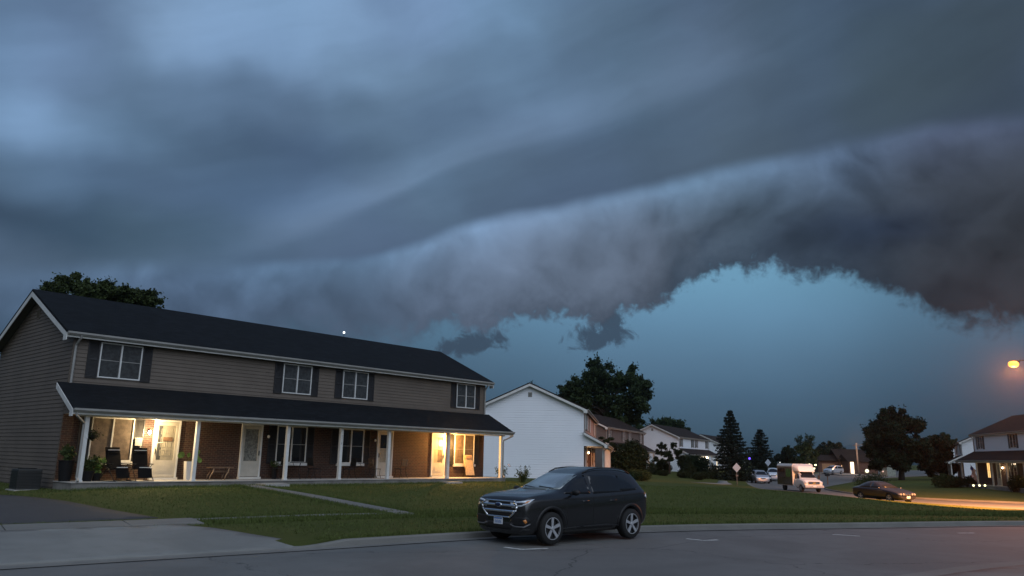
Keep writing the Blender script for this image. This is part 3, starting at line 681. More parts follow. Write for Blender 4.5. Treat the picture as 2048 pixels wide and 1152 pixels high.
def door(parent, x0, x1, y, style, frame=None):
    f = MB(); t = .07; z0, zt = .12, 2.34
    f.box(x0, x0 + t, y - .07, y + .01, z0, zt); f.box(x1 - t, x1, y - .07, y + .01, z0, zt); f.box(x0 + t, x1 - t, y - .07, y + .01, zt - t, zt)
    d = f.build('front_door', M['trim'], parent)
    a, b = x0 + t, x1 - t
    leaf = MB(); yo = y - .055; s_ = .11
    zb, zc, ztp = z0 + .02, .78, zt - t - .01
    leaf.box(a, a + s_, yo, y - .01, zb, ztp); leaf.box(b - s_, b, yo, y - .01, zb, ztp); leaf.box(a + s_, b - s_, yo, y - .01, ztp - .13, ztp)
    leaf.box(a + s_, b - s_, yo, y - .01, zb, zc)
    if style in ('panel', 'split'):
        leaf.box(a + s_ + .04, b - s_ - .04, yo - .012, yo, .30, .62)
        leaf.box(a + s_ + .09, b - s_ - .09, yo - .018, yo - .012, .35, .57)
    leaf.build('storm_door', M['door_white'], d)
    ins = MB(); yi = y - .022
    if style == 'split':      # upper glass with a bar, clear view of the panelled door behind
        ins.box(a + s_, b - s_, yi, yi + .008, zc, ztp - .13)
        ins.build('inner_door', M['door_inner'], d)
        gl = MB(); xm = (a + b) / 2
        gl.box(xm - .0, b - s_ - .03, yi - .012, yi - .002, zc + .05, 1.48); gl.box(xm, b - s_ - .03, yi - .012, yi - .002, 1.54, ztp - .17)
        gl.build('glass', M['curtain_tan'], d)
        MB().box(a + s_, b - s_, yi - .02, yi - .013, 1.49, 1.53).build('rail', M['door_white'], d)
    elif style == 'panel':
        ins.box(a + s_, b - s_, yi, yi + .008, zc, ztp - .13)
        for (u0, u1, w0, w1) in ((.18, .46, .95, 1.18), (.54, .82, .95, 1.18), (.18, .46, 1.28, 1.68), (.54, .82, 1.28, 1.68), (.18, .46, 1.78, 2.0), (.54, .82, 1.78, 2.0)):
            W_ = b - a - 2 * s_; p0 = a + s_ + u0 * W_; p1 = a + s_ + u1 * W_
            for q in ((p0, p1, w0, w0 + .02), (p0, p1, w1 - .02, w1), (p0, p0 + .02, w0 + .02, w1 - .02), (p1 - .02, p1, w0 + .02, w1 - .02)):
                ins.box(q[0], q[1], yi - .012, yi, q[2], q[3])
        ins.build('inner_door', M['door_inner'], d)
        MB().box(a + s_ + .02, a + s_ + .17, yi - .008, yi - .002, zc + .02, ztp - .15).build('glass', M['curtain'], d)
        MB().box(a + s_, a + s_ + .2, yi - .03, yi - .013, 1.44, 1.47).build('rail', M['door_white'], d)
        pl = MB().box(a + .33, b - .22, yi - .03, yi - .014, 1.52, 1.68).build('door_plaque', M['wood'], d)
        MB().box(a + .36, b - .25, yi - .034, yi - .0305, 1.56, 1.64).build('plaque_face', M['white_pot'], pl) if False else None
    elif style == 'half':
        MB().box(a + s_, b - s_, yi, yi + .008, 1.45, ztp - .13).build('glass', M['glass'], d)
        MB().box(a + s_, b - s_, yi, yi + .008, zc, 1.43).build('inner_door', M['door_inner'], d)
        MB().box(a + s_, b - s_, yi - .02, yi + .004, 1.43, 1.46).build('rail', M['door_white'], d)
    else:
        MB().box(a + s_, b - s_, yi, yi + .008, zc, ztp - .13).build('glass', M['lace'], d)
    hx = a + .05 if style == 'half' else (b - .05)
    if style == 'panel': hx = a + .05
    MB().box(hx - .012, hx + .012, yo - .045, yo, 1.02, 1.22).build('handle', M['metal_dark'], d)
    MB().box(x0 - .02, x1 + .02, y - .16, y + .01, 0.002, .118).build('door_step', M['soffit'], d)
    return d
M['lace'] = mat('lace_curtain_behind_glass', (.20, .195, .17), .4, vary=.5, vscale=14)
def porch_lamp(parent, x, z, y, lit, energy=0, color=(1, .75, .42), bulbmat=None, lobes=1):
    b = MB(); b.lathe([(.055, 0), (.055, -.02), (.02, -.03)], (x, y - .001, z), 12, axis='y')
    b.tube([(x, y - .02, z), (x, y - .09, z + .05), (x, y - .13, z + .02)], .009, 6)
    b.lathe([(.03, .0), (.055, -.02), (.05, -.03)], (x, y - .13, z + .03), 12)
    l = b.build('porch_lamp', M['metal_dark'], parent)
    MB().ball((x, y - .13, z - .06), .055, 12, sq=(1, 1, 1.35)).build('lamp_glass', bulbmat or (M['bulb'] if lit else M['bulb_off']), l, smooth=True)
    if energy:
        p = point_light('porch_light', (x, y - .48, z - .07), energy, color, .06, l)
    return l
def townhouse(label, loc, rz, L=22.2, W=8.68, Hs=5.29, Hr=7.43, P=1.57, wall='siding', roof='shingle', brick='brick',
              posts=(), wins_up=(), wins_dn=(), doors=(), lamps=(), main=False, hip=False, porch=True, base=-.9, side_white=None, dspouts=True, vent=True):
    """x along the front, +y into the house, z = 0 at the porch slab"""
    H = thing('townhouse', label, 'house', loc, rz)
    ov, oe, pe = .36, .30, .35; hw = W / 2; slope = (Hr - Hs) / (hw + oe); Hp = 2.39
    wm = M[wall]; sw = M[side_white] if side_white else wm; ex = .15 if main else .2
    zr = lambda y: Hs + (hw - abs(y - hw)) * slope + oe * slope - .10   # underside of the roof over the wall
    # core walls (flat, just behind the cladding)
    lo = MB(); lo.box(.006, L - .006, .006, W - .006, base, Hs - .02)
    lo.prism([(.01, Hs - .02), (W - .01, Hs - .02), (W - .01, zr(0) - .03), (hw, zr(hw) - .03), (.01, zr(0) - .03)], 'x', .01, L - .01)
    lo.build('wall', wm if not main else M['siding'], H)
    up = MB(); siding_wall(up, 'y', 0, -1, 2.40, Hs - .05, lambda z: (0.06, L - .06), ex)
    up.box(0, .06, -.024, .0, 2.40, Hs - .04, 0); up.box(L - .06, L, -.024, 0, 2.40, Hs - .04)
    up.build('front_siding', wm, H)
    for side_, pl, sg in (('l', 0, -1), ('r', L, 1)):
        e = MB()
        def ext(z):
            if z <= zr(0): return (.05, W)
            h = (zr(hw) - z) / slope
            return (hw - h, hw + h) if h > 0.05 else None
        siding_wall(e, 'x', pl, sg, base + .55, zr(hw), ext, ex, .022 if main else .032)
        e.box(pl - .012 if sg < 0 else pl - .001, pl + .001 if sg < 0 else pl + .012, 0.001, .055, base + .5, Hs)
        if vent and side_ == 'l':
            pass
        # infill under the porch roof end
        if porch:
            top = lambda y: Hp + .10 + (P + pe + y) * ((3.45 - Hp) / (P + pe)) - .14
            mbp = e
            n = int((3.2 - Hp) / ex)
            for i in range(n + 1):
                z = Hp + i * ex; yy0 = -(P + .1) + max(0, (z - Hp - .02)) / ((3.45 - Hp) / (P + pe)); yy1 = yy0 + ex / ((3.45 - Hp) / (P + pe))
                if yy0 < -.05:
                    x_ = pl + sg * .012; x2 = pl + sg * .001
                    mbp.face([(x_, yy0, z), (x_, .0, z), (x2, .0, z + ex), (x2, min(yy1, 0), z + ex)])
                    mbp.face([(x2, yy0, z), (x2, .0, z), (x_, .0, z), (x_, yy0, z)])
        e.build('side_siding', sw, H)
    MB().box(0.001, L - .001, -.012, .004, base, 2.395).build('brick_front', M[brick], H)
    # roof
    th = .10; r = MB()
    def slab(mb, y0, z0, y1, z1s, x0, x1, th=.1):
        mb.prism([(y0, z0), (y1, z1s), (y1, z1s + th), (y0, z0 + th)], 'x', x0, x1)
    if hip:
        e0, e1 = (-ov, -oe, Hs + th), (L + ov, -oe, Hs + th); b0, b1 = (-ov, W + oe, Hs + th), (L + ov, W + oe, Hs + th)
        r0, r1 = (3.2, hw, Hr + th), (L - 3.2, hw, Hr + th)
        for f in ((e0, e1, r1, r0), (b1, b0, r0, r1), (b0, e0, r0), (e1, b1, r1), (e0, b0, b1, e1)): r.face(f)
    else:
        slab(r, -oe, Hs + .02, hw, Hr + .02, -ov - .02, L + ov + .02); slab(r, W + oe, Hs + .02, hw, Hr + .021, -ov - .02, L + ov + .02)
    rf = r.build('roof', M[roof], H)
    so = MB(); so.box(-ov + .03, L + ov - .03, -oe + .02, .0, Hs - .06, Hs - .04); so.box(-ov + .03, L + ov - .03, W, W + oe - .02, Hs - .06, Hs - .04)
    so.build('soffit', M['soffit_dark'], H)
    # rake boards with boxed returns at both ends
    for x0, x1 in ((-ov - .022, -ov + .003), (L + ov - .003, L + ov + .022)):
        k = MB(); bw = .20
        for (ya, za, yb, zb) in ((-oe, Hs, hw, Hr), (W + oe, Hs, hw, Hr)):
            k.prism([(ya, za + .012), (yb, zb + .012), (yb, zb - bw), (ya, za - bw + .012)], 'x', x0, x1)
        for ya, yb in ((-oe - .01, -.0), (W, W + oe + .01)):
            k.box(x0 - .004, x1 + .004, ya, yb, Hs - .24, Hs - .02)
        k.build('rake_board', M['trim'], H)
        u = MB()  # soffit under the rake overhang
        xa, xb = (x1, 0.0) if x0 < 0 else (L, x0)
        for (ya, za, yb, zb) in ((-oe, Hs - .03, hw, Hr - .03), (W + oe, Hs - .03, hw, Hr - .03)):
            u.prism([(ya, za), (yb, zb), (yb, zb - .02), (ya, za - .02)], 'x', xa, xb)
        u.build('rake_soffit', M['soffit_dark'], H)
    def gutter(x0, x1, y, z, nm='gutter'):
        gm = MB(); gm.prism([(y, z), (y - .07, z), (y - .10, z + .045), (y - .125, z + .055), (y - .125, z + .125), (y, z + .125)], 'x', x0, x1)
        gm.build(nm, M['gutter'], H)
    gutter(-ov, L + ov, -oe - .001, Hs - .045)
    MB().box(-ov, L + ov, -oe + .001, -oe + .03, Hs - .12, Hs + .02).build('fascia', M['trim'], H)
    if porch:
        pr = MB(); slab(pr, -P - pe, Hp + .08, .0, 3.46, -ov, L + ov, .08); pr.build('porch_roof', M[roof], H)
        for x0, x1 in ((-ov - .025, -ov), (L + ov, L + ov + .025)):
            k = MB(); k.prism([(-P - pe, Hp + .11), (-.02, 3.49), (-.02, 3.29), (-P - pe, Hp - .09)], 'x', x0, x1)
            k.box(x0 - .004, x1 + .004, -P - pe - .01, -P - pe + .24, Hp - .13, Hp + .02)
            k.build('porch_rake_board', M['trim'], H)
        gutter(-ov, L + ov, -P - pe - .02, Hp + .02)
        bm2 = MB(); bm2.box(-ov, L + ov, -P - pe, -P - pe + .025, Hp - .06, Hp + .1); bm2.box(0, L, -P - .07, -P + .07, Hp - .10, Hp - .003)
        bm2.build('porch_beam', M['trim'], H)
        MB().box(.02, L - .02, -P - pe + .026, -.013, Hp, Hp + .02).build('porch_ceiling', M['soffit'], H)
        MB().box(-.02, L + .02, -P - .12, .0, base, 0).build('porch_slab', M['concrete_dark'], H)
        MB().box(-.05, L + .05, -P - .16, -.013, .001, .03).build('porch_floor', M['concrete'], H)
        for x in posts:
            pm = MB().box(x - .07, x + .07, -P - .07, -P + .07, .031, Hp - .1)
            pm.box(x - .085, x + .085, -P - .085, -P + .085, .031, .10)
            pm.build('porch_post', M['trim'], H, bevel=.006)
    for w in wins_up:
        x0, x1 = w[0], w[1]; window(H, x0, x1, 3.80, 5.14, -.014, M[w[2] if len(w) > 2 else 'curtain'])
        shutter(H, x0 - .43, x0 - .02, 3.76, 5.14, -.014, main); shutter(H, x1 + .02, x1 + .40, 3.76, 5.14, -.014, main)
    for w in wins_dn:
        x0, x1 = w[0], w[1]; window(H, x0, x1, .72, 2.34, -.014, M[w[2]] if isinstance(w[2], str) else w[2], sill=True, rails=w[3] if len(w) > 3 else True)
        shutter(H, x0 - .42, x0 - .02, .68, 2.34, -.014, main); shutter(H, x1 + .02, x1 + .40, .68, 2.34, -.014, main)
    for d in doors: door(H, d[0], d[1], -.014, d[2])
    for l in lamps: porch_lamp(H, l[0], l[1], -.012, *l[2:])
    if dspouts:
        for (xe, xp, sd) in ((-ov + .08, -.0, 1), (L + ov - .1, L + .0, -1)):
            s = MB(); s.tube([(xp + sd * .12, -oe - .05, Hs - .03), (xp + sd * .12, -oe - .03, Hs - .12), (xp + sd * .07, -.07, Hs - .38), (xp + sd * .07, -.07, 3.52)], .045, 8)
            s.build('downspout', M['gutter'], H)
            s = MB(); x1 = (posts[0] if sd > 0 else posts[-1]) if posts else xp
            s.tube([(xe + sd * .05 if sd > 0 else xe, -P - pe - .06, Hp + .02), (xe + sd * .05 if sd > 0 else xe, -P - pe - .05, Hp - .10), (x1 - sd * .12, -P - .09, Hp - .34), (x1 - sd * .115, -P - .08, Hp - .5), (x1 - sd * .115, -P - .08, .2), (x1 - sd * .115, -P - .22, .06)], .042, 8)
            s.build('downspout', M['gutter'], H)
    if vent:
        v = MB(); v.box(-.03, -.016, hw - .17, hw + .17, Hs + 1.05, Hs + 1.45)
        for i in range(6): v.face([(-.031, hw - .15, Hs + 1.09 + i * .055), (-.031, hw + .15, Hs + 1.09 + i * .055), (-.05, hw + .15, Hs + 1.12 + i * .055), (-.05, hw - .15, Hs + 1.12 + i * .055)])
        v.build('gable_vent', M['gutter'] if not main else M['siding'], H)
    return H

SLAB = .82; O1 = (-16.23, 28.36, SLAB); RZ1 = math.atan2(.7458, .6662)
H1 = townhouse('long taupe sided townhouse with black shutters and two lit front doors, nearest on the left', O1, RZ1, main=True,
    posts=(.26, 4.34, 8.37, 11.14, 13.93, 17.88, 21.93),
    wins_up=((.95, 2.52), (8.85, 10.36), (12.14, 13.66), (19.86, 21.33)),
    wins_dn=((1.0, 2.55, 'curtain_tan', False), (8.80, 10.35, 'glass'), (12.12, 13.61, 'glass'), (19.83, 21.38, 'curtain_tan')),
    doors=((3.32, 4.38, 'panel'), (7.07, 8.07, 'full'), (14.45, 15.45, 'half'), (18.12, 19.1, 'split')),
    lamps=((3.12, 1.90, True, 200, (1.0, .72, .38), M['bulb_white']), (8.32, 1.90, False), (14.25, 1.90, False), (19.30, 1.90, True, 540, (1.0, .50, .14), M['bulb'])))
def w1(x, y, z=0):
    """a point given in the near townhouse's frame"""
    c, s = math.cos(RZ1), math.sin(RZ1)
    return (O1[0] + x * c - y * s, O1[1] + x * s + y * c, SLAB + z)
# house number on the fourth post
def digits(mb, txt, x, z, y, h, axis='x', dz=-1.2, mi=0):
    seg = {'1': [((.5, 0), (.5, 1)), ((.25, .8), (.5, 1))], '7': [((.1, 1), (.9, 1)), ((.9, 1), (.35, 0))], '2': [((.1, .8), (.3, 1)), ((.3, 1), (.7, 1)), ((.7, 1), (.85, .75)), ((.85, .75), (.1, 0)), ((.1, 0), (.9, 0))]}
    for i, ch in enumerate(txt):
        for (a, b) in seg[ch]:
            w = h * .6; p = [(x + (q[0] - .5) * w, z + i * dz * h + q[1] * h) for q in (a, b)]
            if axis == 'x': pp = [(q[0], y, q[1]) for q in p]
            else: pp = [(y, q[0], q[1]) for q in p]
            mb.tube(pp, h * .07, 5, mi)
hn = MB(); digits(hn, '7', -1.57, 2.03, 11.065, .09, 'y'); hn.build('house_number', M['metal_dark'], H1)
hn = MB(); digits(hn, '1112', 11.14, 1.90, -1.645, .085); hn.build('house_number', M['metal_dark'], H1)
# two rocking style mailboxes and wall fittings
mbx = MB().box(2.62, 2.88, -.12, -.05, 1.32, 1.56).prism([(-.13, 1.56), (-.045, 1.56), (-.045, 1.62)], 'x', 2.61, 2.89)
mbx.build('mailbox', M['gutter'], H1)
MB().box(.24, .33, -1.66, -1.642, 1.52, 1.62).build('post_sign', M['bulb_off'], H1)
MB().box(1.9, 2.9, -1.73, -1.66, -.3, -.01).build('slab_crack_patch', M['concrete_dark'], H1) if False else None

def at(u, v, D):
    """surveyed point: photo pixel (u, v) at D metres ahead of the camera"""
    d = fwd * FPX + cam_r * (u - 1024) - cam_u * (v - 576); t = D / d.y
    return (d.x * t, D, 2.0 + d.z * t)
def gnd(u, D, dz=0.0):
    x = at(u, 925, D)[0]; return (x, D, z1(x, D) + dz)

def ang(dx_, dy_): return math.atan2(dy_, dx_)
# H2 white gable end behind the near house
H2z = .58
H2 = townhouse('white sided townhouse showing its plain gable end, just beyond the taupe one', (6.15, 64.3, H2z), ang(.15, .99), L=22.5, W=9.0, wall='siding_pink', side_white='siding_white', roof='shingle_brown', brick='brick_dark',
    posts=(.3, 4.4, 8.4, 11.2, 14, 18, 22.2), wins_up=((1.4, 2.9), (4.6, 6.1), (9, 10.5), (19, 20.4)), wins_dn=((1.0, 2.5, 'glass'), (12, 13.5, 'glass')), doors=((3.3, 4.3, 'full'), (18, 19, 'full')),
    lamps=((5.2, 1.95, True, 26, (1, .55, .25), M['bulb']),), base=-.9)
# H3
H3 = townhouse('brown-grey townhouse half hidden by a dark shrub, behind the white gable end', (12.4, 100, .60), ang(.38, .925), L=21.5, wall='siding_grey', roof='shingle_brown', brick='brick_dark',
    posts=(.3, 4.4, 8.4, 14, 18, 21.3), wins_up=((1.0, 2.4), (8.5, 9.9), (12, 13.4), (19.0, 20.4)), wins_dn=((8.8, 10.3, 'glass'),), doors=((3.3, 4.3, 'full'), (16.5, 17.5, 'full')),
    lamps=((5.0, 1.95, True, 60, (1, .62, .3), M['bulb']), (15.9, 1.95, True, 60, (1, .68, .36), M['bulb'])))
H4 = townhouse('white townhouse with black shutters behind the cloud-pruned tree', (28.4, 131, .42), ang(.458, .889), L=21.5, W=9.0, wall='siding_white', roof='shingle_brown', brick='siding_white',
    posts=(.3, 6, 12, 17, 21.2), wins_up=((1.0, 2.2), (8.6, 9.9), (11.4, 12.7), (19.3, 20.6)), wins_dn=((8.8, 10.3, 'glass'),), doors=((3.3, 4.3, 'full'), (18, 19, 'full')),
    lamps=((19.6, 1.9, True, 420, (1, .80, .52), M['bulb_white']),))
H5 = townhouse('far white townhouse, only its gable peak showing left of the tall spruce', (45.9 + 1.9, 177, .35), ang(.458, .889), L=20, wall='siding_white', roof='shingle_brown', brick='siding_white',
    posts=(.3, 8, 19.7), wins_up=((1.5, 2.8), (12, 13.4)), wins_dn=(), doors=(), lamps=())
# right side of the side street
def end_for(xr, yr, dx_, dy_, L): n_ = math.hypot(dx_, dy_); return (xr - dx_ / n_ * L, yr - dy_ / n_ * L)
H6OFF = 1.5
H6 = townhouse('white brown-roofed townhouse with a flag on its porch, at the right edge', (52.1, 87.6, .02), ang(-.2, -.98), L=24, wall='siding_white', roof='shingle_brown', brick='brick_dark',
    posts=(.3, 4.6, 8.6, 12.2, 16, 20), wins_up=((1.2, 2.6), (9.6, 11.0), (13.6, 15)), wins_dn=((9.0, 10.5, 'glass'),), doors=((5.6, 6.6, 'full'), (12.4, 13.4, 'full')),
    lamps=((7.4, 1.9, True, 8, (1, .8, .5), M['bulb']), (15.6, 1.9, True, 70, (1, .55, .22), M['bulb'])))
o7 = end_for(63.5, 113.5, -.46, -.89, -0.0)
H7 = townhouse('white gable end seen past the porch of the right-hand townhouse', (65.7 + .46 * 21, 113.5 + .89 * 21, -.02), ang(-.46, -.89), L=21, wall='siding_white', roof='shingle_brown', brick='brick_dark',
    posts=(.3, 8, 14, 20.7), wins_up=((3, 4.4), (15, 16.4)), wins_dn=(), doors=((16, 17, 'full'),), lamps=())
H8 = townhouse('farther pale townhouse, a sliver left of the white gable end', (80.5 + .46 * 21, 143 + .89 * 21, 0), ang(-.46, -.89), L=21, wall='siding_white', roof='shingle_brown', brick='brick_dark',
    posts=(.3, 8, 14, 20.7), wins_up=((3, 4.4), (15, 16.4)), wins_dn=(), doors=(), lamps=())
# lit long window of the right-hand townhouse and its drooping flag
wl = window(H6, 3.15, 3.95, .75, 2.34, -.02, mat('lamplit_blind', (.9, .7, .4), .6, emit=(1.0, .58, .20), estr=1.6))
def flag(parent_loc, rz):
    T = thing('flag', 'striped flag hanging from a porch post of the white right-hand townhouse', 'flag', parent_loc, rz)
    MB().tube([(0, 0, 0), (.55, -.75, .75)], .015, 6).build('pole', M['metal'], T)
    red, white, blue = mat('flag_red', (.35, .02, .03), .8), mat('flag_white', (.65, .65, .65), .8), mat('flag_blue', (.02, .03, .14), .8)
    f = MB(); n = 9; nx = 10
    for i in range(nx):
        for j in range(13):
            def P3(a, b):
                t = a / nx; s = b / 13
                x = .55 - s * .42 + t * .12; y = -.75 + s * .6; z = .75 - s * .58 - t * 1.25
                return (x + .05 * math.sin(a * 1.3 + b * .7), y + .04 * math.cos(a + b), z)
            blu = (j < 7 and i < 4)
            f.face([P3(i, j), P3(i + 1, j), P3(i + 1, j + 1), P3(i, j + 1)], 2 if blu else (0 if j % 2 == 0 else 1))
    f.build('cloth', [red, white, blue], T)
c6, s6 = math.cos(ang(-.2, -.98)), math.sin(ang(-.2, -.98))
def w6(x, y, z=0): return (52.1 + x * c6 - y * s6, 87.6 + x * s6 + y * c6, .02 + z)
flag(w6(4.62, -1.62, 1.35), ang(-.2, -.98))

# ------------------------------------------------------------------ foliage
def leaf_mat(name, c, vary=.55):
    mt = bpy.data.materials.new(name); mt.use_nodes = True
    q = NG(mt.node_tree); b = q.n['Principled BSDF']
    oc = q.new('ShaderNodeTexCoord').outputs['Object']
    n1 = q.noise(oc, .5, 4, .6, dim='3D'); n2 = q.noise(oc, 7, 2, .6, dim='3D')
    q.put(b.inputs['Base Color'], q.mix(q.math('MULTIPLY', q.step(n2, .35, .65), .6), q.mix(q.step(n1, .38, .62), c, tuple(x * (1 - vary) for x in c)), tuple(min(1, x * 1.6) for x in c)))
    b.inputs['Roughness'].default_value = .75; b.inputs['Specular IOR Level'].default_value = .15
    return mt
M['leaf'] = leaf_mat('dark_green_leaves', (.022, .036, .012))
M['leaf_dark'] = leaf_mat('blackish_green_leaves', (.013, .022, .008))
M['leaf_blue'] = leaf_mat('spruce_needles', (.012, .020, .014))
M['leaf_lt'] = leaf_mat('mid_green_leaves', (.040, .056, .018))
M['leaf_br'] = leaf_mat('bright_leaves', (.14, .22, .05))
M['bark'] = mat('bark', (.035, .028, .022), .9, vary=.4, vscale=6)

def leaf_mesh(name, C, size, mt, parent, aspect=.55, nrm=None, flat=0.0):
    """C (n,3) leaf centres -> one mesh of small folded leaf quads"""
    n = len(C)
    a = rng.normal(size=(n, 3)); a /= np.linalg.norm(a, axis=1)[:, None]
    if nrm is not None: a = a * (1 - flat) + nrm * flat; a /= np.linalg.norm(a, axis=1)[:, None]
    b = rng.normal(size=(n, 3)); b -= (b * a).sum(1)[:, None] * a; b /= np.linalg.norm(b, axis=1)[:, None]
    s = size * rng.uniform(.6, 1.35, (n, 1))
    t = np.cross(a, b)
    V = np.stack([C - a * s * .5, C + b * s * aspect * .5 + t * s * .06, C + a * s * .5, C - b * s * aspect * .5 + t * s * .06], 1).reshape(-1, 3)
    me = bpy.data.meshes.new(name); me.vertices.add(4 * n); me.vertices.foreach_set('co', V.astype('f4').ravel())
    me.loops.add(4 * n); me.loops.foreach_set('vertex_index', np.arange(4 * n, dtype='i4'))
    me.polygons.add(n); me.polygons.foreach_set('loop_start', np.arange(0, 4 * n, 4, dtype='i4')); me.polygons.foreach_set('loop_total', np.full(n, 4, 'i4'))
    me.materials.append(mt); me.update(calc_edges=True)
    o = bpy.data.objects.new(name, me); COL.objects.link(o)
    if parent is not None: o.parent = parent
    return o
def blob_points(blobs, n, shell=.45, lump=.25):
    bl = np.array(blobs, float); w = bl[:, 3] ** 2 * (bl[:, 4] if bl.shape[1] > 4 else 1); w = w / w.sum()
    k = rng.choice(len(bl), n, p=w)
    d = rng.normal(size=(n, 3)); d /= np.linalg.norm(d, axis=1)[:, None]
    r = shell + (1 - shell) * rng.random(n) ** .6
    # lumps: sub-clusters on the shell
    f = 1 + lump * np.sin(d[:, 0] * 7 + k * 1.7) * np.sin(d[:, 1] * 6 + k) * np.cos(d[:, 2] * 8 + k * 2.3)
    sc3 = np.stack([np.ones(len(bl)), np.ones(len(bl)), bl[:, 4] if bl.shape[1] > 4 else np.ones(len(bl))], 1)
    return bl[k, :3] + d * (r * f * bl[k, 3])[:, None] * sc3[k]
def auto_blobs(c, rx, ry, rz_, n, rmin, rmax, seed, bottom=-1.0):
    g_ = np.random.default_rng(seed); out = []
    for i in range(n):
        d = g_.normal(size=3); d /= np.linalg.norm(d); d[2] = max(d[2], bottom)
        r = g_.uniform(rmin, rmax); k = g_.uniform(.45, 1.0)
        out.append((c[0] + d[0] * max(.1, rx - r) * k, c[1] + d[1] * max(.1, ry - r) * k, c[2] + d[2] * max(.1, rz_ - r) * k, r, g_.uniform(.7, 1.0)))
    return out
def tree(name, label, base, blobs, n, size, leafm='leaf', trunk_r=.28, group=None, fork=.4, cat='tree', spiky=0):
    """base (x, y, z); blobs relative to the base"""
    T = thing(name, label, cat, base, 0, group)
    b = MB(); bl = np.array([q[:4] for q in blobs]); top = bl[:, 2].max(); cx, cy = bl[:, 0].mean(), bl[:, 1].mean()
    hf = max(.6, bl[:, 2].min() + fork)
    b.tube([(0, 0, -.2), (.05 * hf, .02, hf * .5), (cx * .3, cy * .3, hf), (cx * .8, cy * .8, hf + (top - hf) * .5), (cx, cy, top * .95)], [trunk_r * 1.3, trunk_r, trunk_r * .85, trunk_r * .45, .03], 8)
    order = np.argsort(bl[:, 2])
    for i in order[:: max(1, len(order) // 12)]:
        x, y, z = bl[i, :3]; z0 = min(hf + (z - hf) * .35, z * .8)
        mx, my = cx * .5 + x * .35, cy * .5 + y * .35
        b.tube([(cx * .4, cy * .4, z0), (mx, my, z0 + (z - z0) * .55), (x, y, z), (x * 1.15, y * 1.1, z + bl[i, 3] * .5)], [trunk_r * .4, trunk_r * .26, trunk_r * .12, .01], 6)
    b.build('trunk', M['bark'], T, smooth=True)
    g_ = np.random.default_rng(int(abs(base[0] * 13 + base[1] * 7)) + 1); sub = []
    for q in blobs:
        for k in range(9):
            d = g_.normal(size=3); d /= np.linalg.norm(d); rr = q[3] * g_.uniform(.55, .98)
            sub.append((q[0] + d[0] * rr, q[1] + d[1] * rr, q[2] + d[2] * rr * (q[4] if len(q) > 4 else 1), q[3] * g_.uniform(.20, .42), .8))
        sub.append((q[0], q[1], q[2], q[3] * .6, .9))
    C = blob_points(sub, n, .2)
    if spiky:      # twigs that break the outline
        k = rng.choice(len(C), spiky); ctr = bl[:, :3].mean(0)
        d = C[k] - ctr; d /= np.linalg.norm(d, axis=1)[:, None] + 1e-9; d[:, 2] += .5
        ex = np.concatenate([C[k] + d * (t * size * 1.0) + rng.normal(size=(spiky, 3)) * size * .3 for t in (.5, 1.0, 1.5)])
        C = np.vstack([C, ex])
    leaf_mesh('crown', C, size, M[leafm], T)
    return T
def rel(pts, base, k=1.0):
    """pixel blobs (u, v, D, radius in px, squash) -> blobs relative to base"""
    out = []
    for (u, v, D, rp, *sq) in pts:
        p = at(u, v, D); out.append((p[0] - base[0], p[1] - base[1], p[2] - base[2], rp / 1573 * D, sq[0] if sq else .9))
    return out
# tree behind the near roof
b0 = gnd(195, 48)
tree('broadleaf_tree', 'round leafy tree top rising behind the left end of the near roof', b0,
     rel([(92, 588, 48, 26), (120, 578, 47, 30), (152, 572, 48, 28), (185, 580, 46, 32), (215, 580, 48, 26), (245, 586, 47, 30), (282, 592, 48, 27), (300, 606, 48, 24), (150, 610, 50, 40), (220, 615, 48, 45), (270, 625, 49, 40), (110, 610, 49, 34)], b0), 26000, .20, 'leaf_lt', .25, spiky=400)
b1 = gnd(1215, 126)
tree('maple_tree', 'biggest tree, a tall dark maple behind the white gable end', b1,
     rel([(1195, 742, 126, 30), (1180, 760, 124, 32), (1215, 765, 128, 34), (1240, 765, 126, 30), (1262, 760, 125, 30), (1285, 770, 126, 20), (1150, 775, 126, 26), (1133, 780, 125, 20), (1165, 800, 124, 36), (1205, 800, 126, 40), (1250, 805, 124, 40), (1283, 795, 126, 22), (1298, 792, 126, 12), (1145, 810, 126, 24), (1180, 830, 127, 30), (1225, 840, 125, 36), (1262, 835, 126, 26), (1240, 862, 126, 24), (1130, 798, 126, 18), (1190, 725, 126, 14), (1262, 738, 126, 12)], b1), 50000, .40, 'leaf', .5, spiky=1300)
b2 = gnd(1345, 165)
tree('broadleaf_tree', 'middle-sized spreading tree behind the roof of the white shuttered townhouse', b2,
     rel([(1300, 860, 165, 22), (1322, 850, 164, 22), (1345, 850, 166, 22), (1360, 858, 165, 18), (1290, 872, 165, 20), (1330, 870, 165, 26), (1360, 872, 165, 16), (1278, 858, 150, 18), (1275, 880, 150, 20)], b2), 15000, .42, 'leaf', .4, spiky=600)
b2 = gnd(1062, 100)
tree('young_tree', 'sparse twiggy tree top peeping over the peak of the white gable', b2,
     rel([(1050, 785, 100, 14), (1066, 776, 100, 14), (1078, 785, 100, 10), (1060, 795, 100, 20)], b2), 900, .26, 'leaf', .14, spiky=200)
